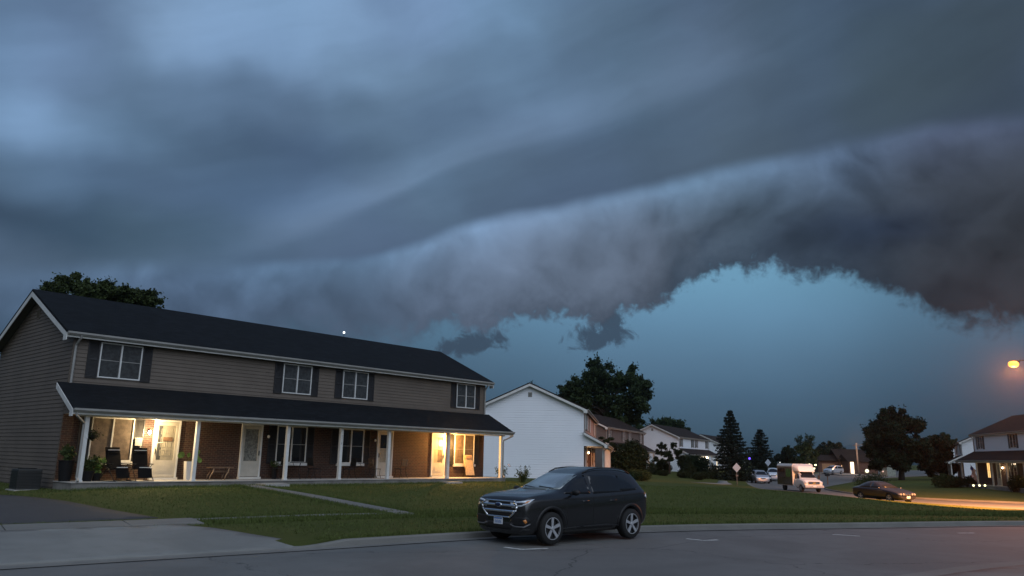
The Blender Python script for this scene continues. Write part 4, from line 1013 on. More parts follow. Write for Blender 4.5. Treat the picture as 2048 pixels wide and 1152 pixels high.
def spruce(label, base, h, w, n, seed, lean=0.0):
    T = thing('spruce_tree', label, 'tree', base)
    MB().tube([(0, 0, -.2), (0, 0, h * .5), (lean, 0, h)], [w * .07, w * .05, .015], 8).build('trunk', M['bark'], T)
    g_ = np.random.default_rng(seed); C = []; N_ = []
    tiers = int(h / .42)
    for i in range(tiers):
        f = i / tiers; z = h * (.03 + .97 * f ** .95); r = w * (1 - f) ** .72 * g_.uniform(.86, 1.1) + .08
        nb = max(5, int(13 * (1 - f)) + 4)
        for k in range(nb):
            th = 2 * math.pi * (k + g_.random() * .6) / nb + i; rr = r * g_.uniform(.72, 1.12)
            m_ = max(6, int(n / tiers / nb * (.4 + 1.2 * (1 - f))))
            t = g_.random(m_) ** .7
            droop = -.30 * rr * t + .22 * rr * t ** 3
            sp = (1 - t) * .16 * rr + .05
            C.append(np.c_[np.cos(th) * rr * t + g_.normal(size=m_) * sp + lean * f, np.sin(th) * rr * t + g_.normal(size=m_) * sp, z + droop + g_.normal(size=m_) * .07])
    C = np.vstack(C); C[:, 2] = np.maximum(C[:, 2], .1)
    leaf_mesh('crown', C, .34, M['leaf_blue'], T, aspect=.35)
    return T
p = gnd(1464, 112); spruce('tallest conical spruce, standing behind the first diamond sign', p, 10.0, 3.2, 19000, 3)
p = gnd(1521, 132); spruce('shorter conical spruce with a blunt tip, right of the tallest one', p, 8.0, 3.1, 12000, 5, .15)
# trees along the far side of the street
b = gnd(1800, 119)
tree('maple_tree', 'broad black-green tree filling the view left of the right-hand townhouses', b,
     rel([(1770, 835, 119, 24), (1795, 838, 118, 24), (1760, 858, 119, 28), (1790, 862, 117, 34), (1822, 855, 119, 24), (1835, 850, 118, 16), (1752, 882, 119, 26), (1775, 890, 118, 34), (1815, 890, 118, 34), (1842, 888, 119, 22), (1748, 905, 119, 22), (1770, 915, 118, 28), (1810, 918, 118, 28), (1845, 912, 119, 22), (1738, 893, 119, 14), (1800, 930, 119, 20, .6), (1750, 930, 119, 20, .6)], b), 50000, .36, 'leaf_dark', .4, spiky=900)
b = gnd(1880, 128)
tree('broadleaf_tree', 'low dark tree between the broad black-green one and the white gable end', b,
     rel([(1862, 890, 128, 20), (1880, 888, 127, 22), (1896, 895, 128, 16), (1870, 912, 128, 26), (1892, 915, 127, 24), (1866, 935, 128, 24), (1888, 938, 127, 22), (1852, 905, 127, 18), (1850, 928, 127, 20), (1902, 930, 128, 18), (1878, 925, 128, 26)], b), 30000, .36, 'leaf_dark', .3)
b = gnd(1885, 190)
tree('broadleaf_tree', 'far hazy tree top showing over the low dark tree', b, rel([(1870, 880, 190, 16), (1890, 878, 190, 14), (1905, 886, 190, 12), (1890, 900, 190, 20)], b), 5000, .5, 'leaf', .3)
b = gnd(1608, 235)
tree('young_tree', 'thin upright tree with see-through branches on the skyline', b, rel([(1598, 880, 235, 9), (1618, 878, 235, 11), (1622, 888, 235, 12), (1600, 893, 235, 12), (1612, 900, 235, 14)], b), 1600, .42, 'leaf', .3, spiky=300)
b = gnd(1612, 175)
tree('broadleaf_tree', 'olive green tree whose lower leaves hang over the white van roof', b, rel([(1600, 900, 175, 15), (1615, 898, 174, 15), (1628, 910, 175, 14), (1608, 918, 174, 18), (1625, 925, 175, 13), (1597, 930, 175, 14)], b), 9000, .38, 'leaf_lt', .28)
b = gnd(1575, 168)
tree('broadleaf_tree', 'blackish rounded tree between the shorter spruce and the olive green tree', b, rel([(1572, 900, 168, 13), (1580, 908, 167, 14), (1565, 915, 168, 14), (1578, 928, 168, 15), (1560, 932, 167, 13), (1590, 925, 167, 12)], b), 9000, .38, 'leaf_dark', .28)
b = gnd(1660, 215)
tree('broadleaf_tree', 'wide dark tree standing over the low brick bungalow', b, rel([(1645, 897, 215, 13), (1660, 893, 214, 12), (1675, 894, 215, 12), (1686, 902, 215, 10), (1655, 908, 214, 14), (1640, 915, 215, 12)], b), 8000, .45, 'leaf_dark', .3)
b = gnd(1652, 190)
tree('broadleaf_tree', 'green-black tree left of the low brick bungalow', b, rel([(1642, 903, 190, 12), (1655, 905, 189, 12), (1648, 918, 190, 14), (1662, 918, 190, 10), (1640, 925, 190, 10)], b), 6000, .42, 'leaf_dark', .3)
b = gnd(1550, 150)
tree('conifer', 'low dark conifer filling the gap right of the shorter spruce', b, rel([(1545, 925, 150, 12), (1553, 915, 150, 9), (1550, 935, 150, 14), (1538, 932, 150, 11)], b), 5000, .34, 'leaf_blue', .2)
# distant belt of woods that reads as one mass
C = []
for i in range(150):
    x = -60 + i * 3.0; y = 330 + 25 * math.sin(i * .7); r = rng.uniform(3.2, 5.2)
    C.append(blob_points([(x, y, rng.uniform(.8, 2.8), r, .8)], 170))
wd = leaf_mesh('woods', np.vstack(C), .9, M['leaf_dark'], None); wd['kind'] = 'stuff'

# shrubs
def shrub(name, label, base, blobs, n, size, leafm, group=None):
    T = thing(name, label, 'shrub', base, 0, group)
    b = MB(); bl = np.array([q[:4] for q in blobs])
    for q in bl[:6]: b.tube([(0, 0, -.1), (q[0] * .4, q[1] * .4, q[2] * .5), (q[0], q[1], q[2])], [.05, .035, .012], 5)
    b.build('stem', M['bark'], T)
    leaf_mesh('foliage', blob_points(blobs, n, .35), size, M[leafm], T); return T
def cone_blobs(h, r, n=7):
    return [(0, 0, h * (i + .6) / n, r * (1 - (i / n) ** 1.6) * 1.0 + .06, .9) for i in range(n)]
def dome_blobs(h, r): return [(0, 0, h * .45, r, h * .55 / r), (r * .4, 0, h * .5, r * .6, .8), (-r * .4, .1, h * .45, r * .6, .8), (.1, -r * .3, h * .5, r * .6, .8)]
b = gnd(1262, 92)
shrub('overgrown_shrub', 'large blackish shrub hiding the porch of the brown-grey townhouse', b,
      rel([(1245, 905, 92, 20), (1265, 900, 92, 22), (1282, 912, 92, 18), (1240, 925, 92, 22), (1262, 928, 92, 26), (1282, 932, 92, 18), (1225, 893, 92, 9), (1212, 882, 92, 8, .5), (1203, 876, 92, 6, .5), (1222, 878, 92, 7, .5), (1228, 915, 92, 12)], b), 15000, .22, 'leaf_dark')
b = gnd(1338, 119)
tree('cloud_pruned_tree', 'small tree of separate round leaf clouds before the white shuttered townhouse', b,
     rel([(1323, 893, 119, 12, .7), (1346, 891, 119, 9, .6), (1316, 905, 119, 10, .7), (1333, 908, 119, 12, .7), (1354, 905, 119, 11, .7), (1311, 918, 119, 9, .7), (1360, 917, 119, 10, .7), (1343, 918, 119, 9, .7), (1326, 922, 119, 8, .6)], b), 8000, .2, 'leaf_dark', .14)
b = gnd(1390, 126)
shrub('hedge', 'long black hedge in front of the white shuttered townhouse', b, rel([(1366, 926, 126, 12), (1380, 922, 126, 14), (1395, 922, 126, 14), (1408, 926, 126, 12), (1372, 938, 126, 13), (1390, 938, 126, 14), (1406, 938, 126, 13)], b), 9000, .26, 'leaf_dark')
b = gnd(1322, 122)
shrub('rounded_shrub', 'dark rounded shrub under the cloud-pruned tree', b, rel([(1325, 930, 122, 12), (1335, 936, 122, 9), (1315, 936, 122, 9)], b), 3500, .22, 'leaf_dark')
for (u, D, h, r, kind, lab) in ((1381, 108, 2.3, .95, 'c', 'tallest of the pointed shrubs on the lawn before the white shuttered townhouse'),
                          (1424, 112, 2.2, 1.0, 'c', 'pointed shrub at the foot of the tallest spruce'),
                          (1304, 112, 1.9, .8, 'c', 'pointed shrub between the lit porch post and the cloud-pruned tree'),
                          (1364, 107, 1.1, .75, 'd', 'low round shrub left of the tallest pointed shrub'),
                          (1396, 103, 1.0, .8, 'd', 'low round shrub touching the tallest pointed shrub on its right'),
                          (1406, 110, 1.05, .75, 'd', 'small round shrub between the two larger pointed shrubs'),
                          (1326, 110, .8, .8, 'd', 'low flat shrub in front of the cloud-pruned tree'),
                          (1283, 68, 1.0, .85, 'd', 'low spreading juniper right behind the parked SUV'),
                          (1268, 69, 1.1, .8, 'd', 'half-hidden juniper directly over the SUV roof line'),
                          (1288, 104, .9, .7, 'd', 'olive shrub at the foot of the lit porch post')):
    shrub('pointed_shrub' if kind == 'c' else 'rounded_shrub', lab, gnd(u, D), cone_blobs(h, r) if kind == 'c' else dome_blobs(h, r), 3500, .13 if D > 80 else .09, 'leaf' if 'olive' in lab or 'juniper' in lab else 'leaf_dark', 'clipped shrubs on the far lawns')
for (u, D, h, r, lab) in ((1885, 85, 1.5, 1.3, 'wide clipped shrub on the lawn left of the white right-hand townhouse'), (1905, 85, 1.3, 1.1, 'clipped shrub between the wide one and the corner porch post'),
                          (1938, 86, 1.25, .75, 'small round shrub beside the corner porch post of the right-hand townhouse'), (2031, 74, 1.6, .9, 'dark shrub against the porch at the right edge'),
                          (1738, 100, 1.0, 2.2, 'low dark planting bed behind the parked dark sedan')):
    shrub('clipped_shrub', lab, gnd(u, D), dome_blobs(h, r), 4500, .13, 'leaf' if u < 1900 else 'leaf_dark', 'shrubs by the right-hand townhouse')
# flowering plants at the right corner of the near porch
for i, (x, y, h, lab) in enumerate(((22.6, -1.0, .75, 'wild flowering plant by the right end of the near porch, left of the other'), (23.3, -2.0, .7, 'leafy perennial clump just right of the last porch post'), (24.3, -1.2, .55, 'low perennial clump farthest right of the near porch'))):
    p = w1(x, y, -.2); T = thing('perennial_plant', lab, 'plant', (p[0], p[1], z1(p[0], p[1])), 0, 'perennials at the near porch corner')
    s_ = MB(); C = []
    for k in range(16):
        a = rng.random() * 6.28; l = rng.uniform(.2, .5); hh = h * rng.uniform(.6, 1.4)
        s_.tube([(0, 0, 0), (math.cos(a) * l * .5, math.sin(a) * l * .5, hh * .6), (math.cos(a) * l, math.sin(a) * l, hh)], .006, 4)
        t = rng.random((26, 1)); C.append(np.c_[math.cos(a) * l * t, math.sin(a) * l * t, hh * t ** .8] + rng.normal(size=(26, 3)) * .05)
    s_.build('stem', M['leaf_lt'], T); leaf_mesh('foliage', np.vstack(C), .09, M['leaf_lt'], T)
    if i == 0:
        MB().ball((.45, -.1, h * 1.25), .05, 8, sq=(1, 1, .6)).ball((.5, -.05, h * 1.15), .04, 8, sq=(1, 1, .6)).build('flower', mat('pale_pink_petal', (.6, .4, .35), .6), T)

# grass fringes: real blades where turf meets paving and along the porch
def blades(name, pts_dens, h=(.05, .11)):
    P0 = np.vstack(pts_dens); n = len(P0); z = zf(P0) + .0
    a = rng.random(n) * 6.28; w = .010; hh = rng.uniform(*h, n); ln = rng.normal(size=(n, 2)) * .03
    V = np.empty((n, 3, 3)); V[:, 0] = np.c_[P0[:, 0] - np.cos(a) * w, P0[:, 1] - np.sin(a) * w, z]; V[:, 1] = np.c_[P0[:, 0] + np.cos(a) * w, P0[:, 1] + np.sin(a) * w, z]
    V[:, 2] = np.c_[P0[:, 0] + ln[:, 0], P0[:, 1] + ln[:, 1], z + hh]
    me = bpy.data.meshes.new(name); me.vertices.add(3 * n); me.vertices.foreach_set('co', V.astype('f4').ravel())
    me.loops.add(3 * n); me.loops.foreach_set('vertex_index', np.arange(3 * n, dtype='i4')); me.polygons.add(n)
    me.polygons.foreach_set('loop_start', np.arange(0, 3 * n, 3, dtype='i4')); me.polygons.foreach_set('loop_total', np.full(n, 3, 'i4'))
    me.materials.append(M['blade']); me.update(calc_edges=True)
    o = bpy.data.objects.new(name, me); COL.objects.link(o); o['kind'] = 'stuff'; return o
M['blade'] = leaf_mat('grass_blades', (.064, .084, .023), .15)
def along(L, off0, off1, dens, x0=-1e9, x1=1e9):
    out = []
    for i in range(len(L) - 1):
        if not (x0 < L[i][0] < x1) or L[i][1] > 60: continue
        a, b_ = L[i], L[i + 1]; ln = np.linalg.norm(b_ - a); t = (b_ - a) / ln; nn_ = np.array((-t[1], t[0]))
        k = int(ln * dens * (off1 - off0)); u_ = rng.random((k, 1)); o_ = rng.uniform(off0, off1, (k, 1))
        out.append(a + (b_ - a) * u_ + nn_ * o_)
    return np.vstack(out) if out else np.zeros((0, 2))
S_ = 500
parts = [along(SW, -.9, .1, S_ * 1.6, -8.2, 21), along(SW, .55, .9, S_, -9, 21), along(K1, .13, .35, S_ * 1.2, -4.5, 17), along(WK, -.7, -.32, S_), along(WK, .32, .7, S_)]
c1, s1 = math.cos(RZ1), math.sin(RZ1)
q = np.c_[rng.uniform(-.3, 22.6, 5000), rng.uniform(-2.35, -1.68, 5000)]
parts.append(np.c_[O1[0] + q[:, 0] * c1 - q[:, 1] * s1, O1[1] + q[:, 0] * s1 + q[:, 1] * c1])
grid = np.c_[rng.uniform(-22, 26, 330000), 14 + 34 * rng.random(330000) ** 1.1]
keep = on_lawn(grid) & (seg_dist(grid, K1) > .2) & (seg_dist(grid, K0) > .3) & (seg_dist(grid, SW) > .66) & (seg_dist(grid, WK) > .4) & ~inside(grid, APRON) & ~inside(grid, APRON2) & ~inside(grid, np.array([(-16.0, 15.6), (-11.85, 18.9), (-9.0, 21.0), (-11.2, 22.5), (-13.2, 24.05), (-17.3, 26.5), (-24, 26.0), (-30, 22), (-24, 16)]))
lx = (grid[:, 0] - O1[0]) * c1 + (grid[:, 1] - O1[1]) * s1; ly = -(grid[:, 0] - O1[0]) * s1 + (grid[:, 1] - O1[1]) * c1
keep &= ~((lx > -.1) & (lx < 22.4) & (ly > -1.75))
blades('grass_blades', [np.vstack(parts)], (.05, .13)); kk = np.flatnonzero(keep); blades('grass_blades', [grid[kk[::2]]], (.03, .065))

# ------------------------------------------------------------------ vehicles
def paint(name, c, rough=.28, metal=.5):
    return mat(name, c, rough, metal, .5, coat=.7)
M['tyre'] = mat('black_rubber', (.012, .012, .012), .85)
M['rim'] = mat('bright_alloy', (.45, .46, .48), .3, metal=.4)
M['rim_dark'] = mat('wheel_gap', (.012, .012, .013), .6)
M['glass_car'] = mat('tinted_car_glass', (.008, .009, .011), .04, spec=.6)
M['windscreen'] = mat('windscreen_glass', (.15, .18, .185), .04, spec=1.0, coat=1.0)
M['chrome'] = mat('chrome', (.75, .77, .8), .12, metal=1.0)
M['blackp'] = mat('black_plastic', (.010, .010, .011), .55)
M['lamp_clear'] = mat('clear_lamp_lens', (.75, .8, .86), .15, metal=.25, spec=.8, coat=1.0)
M['lamp_dark'] = mat('smoked_lamp', (.05, .05, .055), .15, metal=.3, coat=1.0)
M['lamp_mid'] = mat('hazy_lamp_lens', (.22, .22, .22), .25, coat=.6)
M['bumper_trim'] = mat('grey_bumper_trim', (.14, .14, .145), .4, metal=.3)
M['amber'] = mat('amber_lens', (.55, .2, .04), .2, coat=1.0)
M['red_lamp'] = mat('red_lens', (.25, .02, .02), .2, coat=1.0)
M['plate'] = mat('licence_plate_white', (.62, .64, .68), .45)
M['plate_blue'] = mat('licence_plate_blue', (.10, .20, .42), .45)
M['seam'] = mat('panel_gap', (.004, .004, .004), .8)

def bake(o):
    dg = bpy.context.evaluated_depsgraph_get(); dg.update()
    me = bpy.data.meshes.new_from_object(o.evaluated_get(dg)); o.modifiers.clear(); o.data = me
    for p in me.polygons: p.use_smooth = True
    return o
def loft(stations, mt):
    mb = MB(); rings = []
    for (x, zb, zs, zt, wb, ws, wt) in stations:
        h = [(0, zb), (wb * .7, zb), (wb, zb + .03), (ws * .985, zb + (zs - zb) * .30), (ws, zb + (zs - zb) * .62), (ws * .995, zs - .035), (ws * .95, zs + .012),
             (ws * .925 + (wt - ws * .925) * .5, zs + (zt - zs) * .5), (wt + .01, zt - .07 * min(1, (zt - zs) / .25)), (wt - .09, zt - .005), (wt * .5, zt + .015), (0, zt + .02)]
        ring = [(x, y, z) for y, z in h] + [(x, -y, z) for y, z in h[-2:0:-1]]
        n0 = len(mb.v); mb.v += ring; rings.append(list(range(n0, n0 + len(ring))))
    k = len(rings[0])
    for a, b in zip(rings[:-1], rings[1:]):
        for i in range(k):
            j = (i + 1) % k; mb.f.append((a[i], a[j], b[j], b[i])); mb.mi.append(0)
    for r in (rings[0], rings[-1]):     # quad-filled caps
        half = k // 2
        for i in range(half):
            a, b_, c, d = r[i], r[i + 1], r[(k - i - 1) % k], r[(k - i) % k]
            q = [a, b_, c, d]; q2 = [v for n_, v in enumerate(q) if v not in q[:n_]]
            if len(q2) >= 3: mb.f.append(tuple(q2)); mb.mi.append(0)
    return mb
def patch(bvh, outline, org, d, eps, mt, name, parent, cell=.06, thick=.012, smooth=True):
    """a panel that hugs the body: outline (a, b) -> org(a, b), cast along d onto the body"""
    O = np.array(outline, float); pts = []
    for i in range(len(O)):
        a, b = O[i], O[(i + 1) % len(O)]; k = max(1, int(np.linalg.norm(b - a) / cell)); pts += [a + (b - a) * t / k for t in range(k)]
    nb = len(pts); x0, y0 = O.min(0); x1, y1 = O.max(0)
    gg_ = np.array([(x, y) for x in np.arange(x0, x1, cell) for y in np.arange(y0, y1, cell)])
    gg_ = gg_[inside(gg_, O)] if len(gg_) else gg_
    if len(gg_): gg_ = gg_[seg_dist(gg_, np.vstack([O, O[:1]])) > cell * .4]
    ap = np.vstack([np.array(pts), gg_]) if len(gg_) else np.array(pts)
    v, e, f, *_ = delaunay_2d_cdt([Vector(p) for p in ap], [(i, (i + 1) % nb) for i in range(nb)], [], 0, 1e-6)
    V2 = np.array([(q.x, q.y) for q in v]); F = [t for t in f if inside(V2[list(t)].mean(0)[None], O)[0]]
    d = Vector(d).normalized(); P_ = []; last = None
    for q in V2:
        o_ = Vector(org(*q)); h = bvh.ray_cast(o_, d)
        if h[0] is None:
            near_ = bvh.find_nearest(o_ + d * 3); P_.append((near_[0] - d * eps, None))
        else: P_.append((h[0] - d * eps, h[1]))
    b = bmesh.new(); vs = [b.verts.new(p[0]) for p in P_]
    for t in F:
        try: b.faces.new([vs[i] for i in t])
        except ValueError: pass
    bmesh.ops.delete(b, geom=[x for x in b.verts if not x.link_faces], context='VERTS')
    b.normal_update()
    if b.faces and sum((x.normal.dot(d)) for x in b.faces) > 0: bmesh.ops.reverse_faces(b, faces=b.faces)
    for x in b.faces: x.smooth = smooth
    be = [x for x in b.edges if x.is_boundary]; r = bmesh.ops.extrude_edge_only(b, edges=be)
    bmesh.ops.translate(b, verts=[x for x in r['geom'] if isinstance(x, bmesh.types.BMVert)], vec=d * (thick + eps))
    me = bpy.data.meshes.new(name); b.to_mesh(me); b.free(); me.materials.append(mt)
    o = bpy.data.objects.new(name, me); COL.objects.link(o); o.parent = parent; return o
def wheel(parent, x, y, r, w, side, spokes=5, rimk=.68, rm='rim'):
    t = MB(); hw = w / 2
    t.lathe([(r * .6, -hw), (r * .93, -hw), (r * .985, -hw * .8), (r, -hw * .4), (r, hw * .4), (r * .985, hw * .8), (r * .93, hw), (r * .6, hw)], (0, 0, 0), 36, axis='y', cap=False)
    o = t.build('wheel', M['tyre'], parent, smooth=True); o.location = (x, y, r)
    yo = side * hw; rr = r * rimk
    m_ = MB()
    prof = [(rr * 1.0, yo * .96), (rr * 1.0, yo * 1.03), (rr * .945, yo * 1.03), (rr * .93, yo * .7)]
    n0 = len(m_.v); seg = 36
    for (q, h) in prof:
        for k in range(seg):
            a = 2 * math.pi * k / seg; m_.v.append((q * math.cos(a), h, q * math.sin(a)))
    for i in range(3):
        for k in range(seg):
            a0 = n0 + i * seg + k; b0 = n0 + i * seg + (k + 1) % seg; m_.f.append((a0, b0, b0 + seg, a0 + seg)); m_.mi.append(0)
    for k in range(spokes):
        a = 2 * math.pi * k / spokes + .3; c, s = math.cos(a), math.sin(a); px, pz = -s, c
        w0, w1_ = rr * .10, rr * .145; y1_ = yo * 1.02; y2_ = yo * .80
        P_ = []
        for (q, ww) in ((rr * .12, w0), (rr * .93, w1_)):
            for yy in (y1_, y2_):
                for sg in (-1, 1): P_.append((c * q + px * ww * sg * (1 if yy == y1_ else 1.1), yy - (side * .012 if q < rr * .5 else 0), s * q + pz * ww * sg * (1 if yy == y1_ else 1.1)))
        n1 = len(m_.v); m_.v += P_
        for f in ((0, 1, 5, 4), (2, 3, 7, 6), (0, 2, 6, 4), (1, 3, 7, 5), (4, 5, 7, 6), (0, 1, 3, 2)): m_.f.append(tuple(n1 + i for i in f)); m_.mi.append(0)
    m_.lathe([(rr * .2, yo * 1.0), (rr * .17, yo * 1.06), (.001, yo * 1.08)], (0, 0, 0), 12, 0, 'y')
    m_.build('rim', M[rm], o)
    MB().lathe([(rr * .93, yo * .45), (rr * .93, yo * .5)], (0, 0, 0), 24, axis='y').build('brake_disc', M['rim_dark'], o)
    return o
def car_shell(T, stations, mt, wheels, r, cut=.055):
    """wheels: list of x; returns bvh of the uncut body"""
    o = loft(stations, mt).build('body', mt, T)
    o.modifiers.new('s', 'SUBSURF').levels = 2; o.modifiers['s'].render_levels = 2
    bake(o)
    bvh = BVHTree.FromPolygons([v.co.copy() for v in o.data.vertices], [tuple(p.vertices) for p in o.data.polygons])
    cutter = MB()
    for x in wheels:
        for sg in (-1, 1):
            c = MB(); cutter.lathe([(r + cut, sg * .58), (r + cut, sg * 1.3)], (x, 0, r + .01), 32, axis='y')
    co = cutter.build('cut', mt, T)
    bm_ = o.modifiers.new('b', 'BOOLEAN'); bm_.operation = 'DIFFERENCE'; bm_.object = co; bm_.solver = 'EXACT'
    bake(o); bpy.data.objects.remove(co)
    return o, bvh
def side_fn(sg): return lambda a, b: (a, sg * 3, b)
def front_fn(a, b): return (5, a, b)
def rear_fn(a, b): return (-5, a, b)

# --- the parked SUV
SUVP = (1.50, 20.35, z1(1.5, 20.35) * 0 + .012)
T = thing('parked_suv', 'dark grey SUV with chrome grille parked at the near kerb, facing left', 'car', SUVP, R(180 + 41.2))
ST_ = [(2.27,.34,.74,.85,.62,.74,.62),(2.24,.24,.92,1.03,.78,.88,.78),(2.04,.20,1.01,1.11,.83,.92,.83),(1.60,.20,1.03,1.16,.84,.945,.81),(1.14,.20,1.05,1.20,.85,.95,.77),(.94,.20,1.07,1.26,.85,.95,.72),
       (.20,.20,1.08,1.63,.85,.95,.63),(-.30,.20,1.09,1.75,.85,.95,.64),(-1.10,.20,1.12,1.76,.85,.95,.64),(-1.62,.21,1.15,1.71,.85,.945,.62),(-1.90,.24,1.16,1.60,.85,.94,.62),(-2.04,.28,1.15,1.36,.83,.93,.68),(-2.13,.34,1.10,1.17,.78,.89,.72),(-2.16,.45,.98,1.04,.66,.80,.62)]
pm_ = paint('dark_grey_metallic_paint', (.023, .024, .026), .24, .5)
body, bv = car_shell(T, ST_, pm_, (1.425, -1.425), .37)
for sg in (1, -1):
    s_ = side_fn(sg); d = (0, -sg, 0)
    patch(bv, [(.95, 1.14), (.70, 1.31), (.44, 1.47), (.26, 1.54), (.05, 1.575), (.06, 1.13)], s_, d, .005, M['glass_car'], 'front_side_window', T)
    patch(bv, [(-.04, 1.13), (-.06, 1.58), (-.80, 1.59), (-1.18, 1.55), (-1.48, 1.43), (-1.76, 1.25), (-1.70, 1.21), (-1.2, 1.17)], s_, d, .005, M['glass_car'], 'rear_side_window', T)
    for ln in ([(.92, 1.10), (.92, .6), (.86, .36), (.875, .36), (.935, .6), (.935, 1.10)], [(-.0, 1.10), (-.0, .36), (.015, .36), (.015, 1.10)], [(-1.12, 1.14), (-1.12, .85), (-.95, .42), (-.935, .42), (-1.102, .85), (-1.105, 1.14)]):
        patch(bv, ln, s_, d, .002, M['seam'], 'door_gap', T, cell=.08, thick=.004)
    patch(bv, [(1.02, .36), (1.02, .24), (-1.0, .24), (-1.0, .36), (-.5, .40), (.6, .38)], s_, d, .012, M['blackp'], 'sill_cladding', T, cell=.1)
    for xh in (.20, -.80):
        patch(bv, [(xh, .985), (xh + .20, .975), (xh + .20, .945), (xh, .955)], s_, d, .03, M['blackp'] if False else pm_, 'door_handle', T, cell=.05)
    patch(bv, [(2.02, .98), (2.30, .90), (2.30, .80), (2.14, .84), (1.92, .93)], s_, d, .008, M['lamp_clear'], 'headlight_side', T, cell=.04) if False else None
    # wheel arch trims
    for xw in (1.425, -1.425):
        A = [(xw + .50 * math.cos(t), .38 + .50 * math.sin(t)) for t in np.linspace(-.15, math.pi + .15, 17)] + [(xw + .43 * math.cos(t), .38 + .43 * math.sin(t)) for t in np.linspace(math.pi + .15, -.15, 17)]
        patch(bv, A, s_, d, .010, M['blackp'], 'wheel_arch_trim', T, cell=.09)
        wheel(T, xw, sg * .845, .37, .245, sg)
    # mirror
    mm = MB(); mm.ball((.76, sg * 1.06, 1.18), .105, 12, sq=(.7, 1.15, .72)); mm.box(.72, .80, min(sg * .90, sg * 1.0), max(sg * .90, sg * 1.0), 1.11, 1.15)
    mm.build('wing_mirror', M['blackp'], T, smooth=True)
    rl = MB(); pr = []
    for x in np.linspace(.05, -1.75, 9):
        h = bv.ray_cast(Vector((x, sg * .60, 3)), Vector((0, 0, -1))); pr.append((x, sg * .60, h[0].z + (.012 if x in (.05, -1.75) else .045)))
    rl.tube(pr, .016, 6).build('roof_rail', M['blackp'], T, smooth=True)
    # headlight and tail light wrap the corners: cast diagonally
    dd_ = Vector((-.80, -sg * .60, 0)); tt = Vector((-.60, sg * .80, 0)); oc_ = Vector((2.25, sg * .70, 0)) - dd_ * 3
    fn = lambda a, b, oc_=oc_, tt=tt: tuple(oc_ + tt * a + Vector((0, 0, b)))
    hl = patch(bv, [(-.26, .965), (-.05, .98), (.20, 1.015), (.33, 1.04), (.24, .955), (.05, .87), (-.20, .825), (-.235, .89)], fn, dd_, .006, M['lamp_clear'], 'headlight', T, cell=.03)
    patch(bv, [(-.17, .945), (.06, .965), (.16, .97), (.08, .915), (-.14, .88)], fn, dd_, .012, M['lamp_dark'], 'lens', hl, cell=.03)
    patch(bv, [(.17, .99), (.26, 1.015), (.20, .955), (.12, .935)], fn, dd_, .016, M['amber'], 'indicator', hl, cell=.03)
    patch(bv, [(-.20, .62), (.20, .64), (.27, .56), (.12, .44), (-.14, .44), (-.26, .50)], fn, dd_, .006, M['blackp'], 'fog_lamp_recess', T, cell=.04)
    patch(bv, [(.10, .57), (.17, .59), (.20, .53), (.16, .49)], fn, dd_, .014, M['amber'], 'fog_lamp', T, cell=.03)
    patch(bv, [(-.24, .475), (-.12, .435), (.12, .435), (.26, .50), (.26, .47), (.13, .405), (-.13, .405), (-.25, .445)], fn, dd_, .014, M['bumper_trim'], 'bumper_trim', T, cell=.04)
    de = Vector((.75, -sg * .66, 0)); te = Vector((.66, sg * .75, 0)); oe_ = Vector((-2.13, sg * .75, 0)) - de * 3
    fe = lambda a, b, oe_=oe_, te=te: tuple(oe_ + te * a + Vector((0, 0, b)))
    patch(bv, [(-.25, 1.02), (-.25, .92), (.05, .96), (.22, 1.04), (.12, 1.12), (-.05, 1.08)], fe, de, .008, M['lamp_clear'], 'tail_light', T, cell=.04)
    patch(bv, [(-.18, .60), (-.18, .54), (.02, .54), (.02, .60)], fe, de, .008, M['red_lamp'], 'reflector', T, cell=.04)
patch(bv, [(-.70, 1.235), (-.40, 1.215), (.40, 1.215), (.70, 1.235), (.64, 1.36), (.585, 1.56), (.50, 1.60), (-.50, 1.60), (-.585, 1.56), (-.64, 1.36)], front_fn, (-1, 0, 0), .006, M['windscreen'], 'windscreen', T, cell=.07)
M['windscreen'] = mat('dark_windscreen', (.012, .013, .016), .25, spec=.15)
patch(bv, [(-.56, 1.22), (.56, 1.22), (.5, 1.55), (-.5, 1.55)], rear_fn, (1, 0, 0), .006, M['glass_car'], 'rear_window', T, cell=.07)
wp = MB()
for y0, y1 in ((.55, .02), (-.05, -.55)):
    pp = []
    for t in np.linspace(0, 1, 5):
        y = y0 + (y1 - y0) * t; h = bv.ray_cast(Vector((5, y, 1.25 + .03 * t)), Vector((-1, 0, 0))); pp.append(tuple(h[0] + Vector((.02, 0, .01))))
    wp.tube(pp, .011, 5)
wp.build('wiper', M['blackp'], T)
gr = patch(bv, [(-.54, .97), (.54, .97), (.62, .865), (.60, .78), (.41, .615), (-.41, .615), (-.60, .78), (-.62, .865)], front_fn, (-1, 0, 0), .004, M['blackp'], 'grille', T, cell=.05)
GO = [(-.56, .985), (.56, .985), (.645, .87), (.62, .775), (.42, .60), (-.42, .60), (-.62, .775), (-.645, .87)]; GI = [(a * .925, .80 + (b - .80) * .85) for a, b in GO]
for i in range(8):
    j = (i + 1) % 8; patch(bv, [GO[i], GO[j], GI[j], GI[i]], front_fn, (-1, 0, 0), .022, M['chrome'], 'chrome_surround', gr, cell=.06)
for zc, hw_ in ((.878, .60), (.748, .555)):
    patch(bv, [(-hw_, zc - .026), (hw_, zc - .026), (hw_, zc + .026), (-hw_, zc + .026)], front_fn, (-1, 0, 0), .020, M['chrome'], 'grille_bar', gr, cell=.06)
ov_ = [(.115 * math.cos(t), .883 + .052 * math.sin(t)) for t in np.linspace(0, 6.28, 21)[:-1]]
em = patch(bv, ov_, front_fn, (-1, 0, 0), .036, M['chrome'], 'emblem', gr, cell=.04)
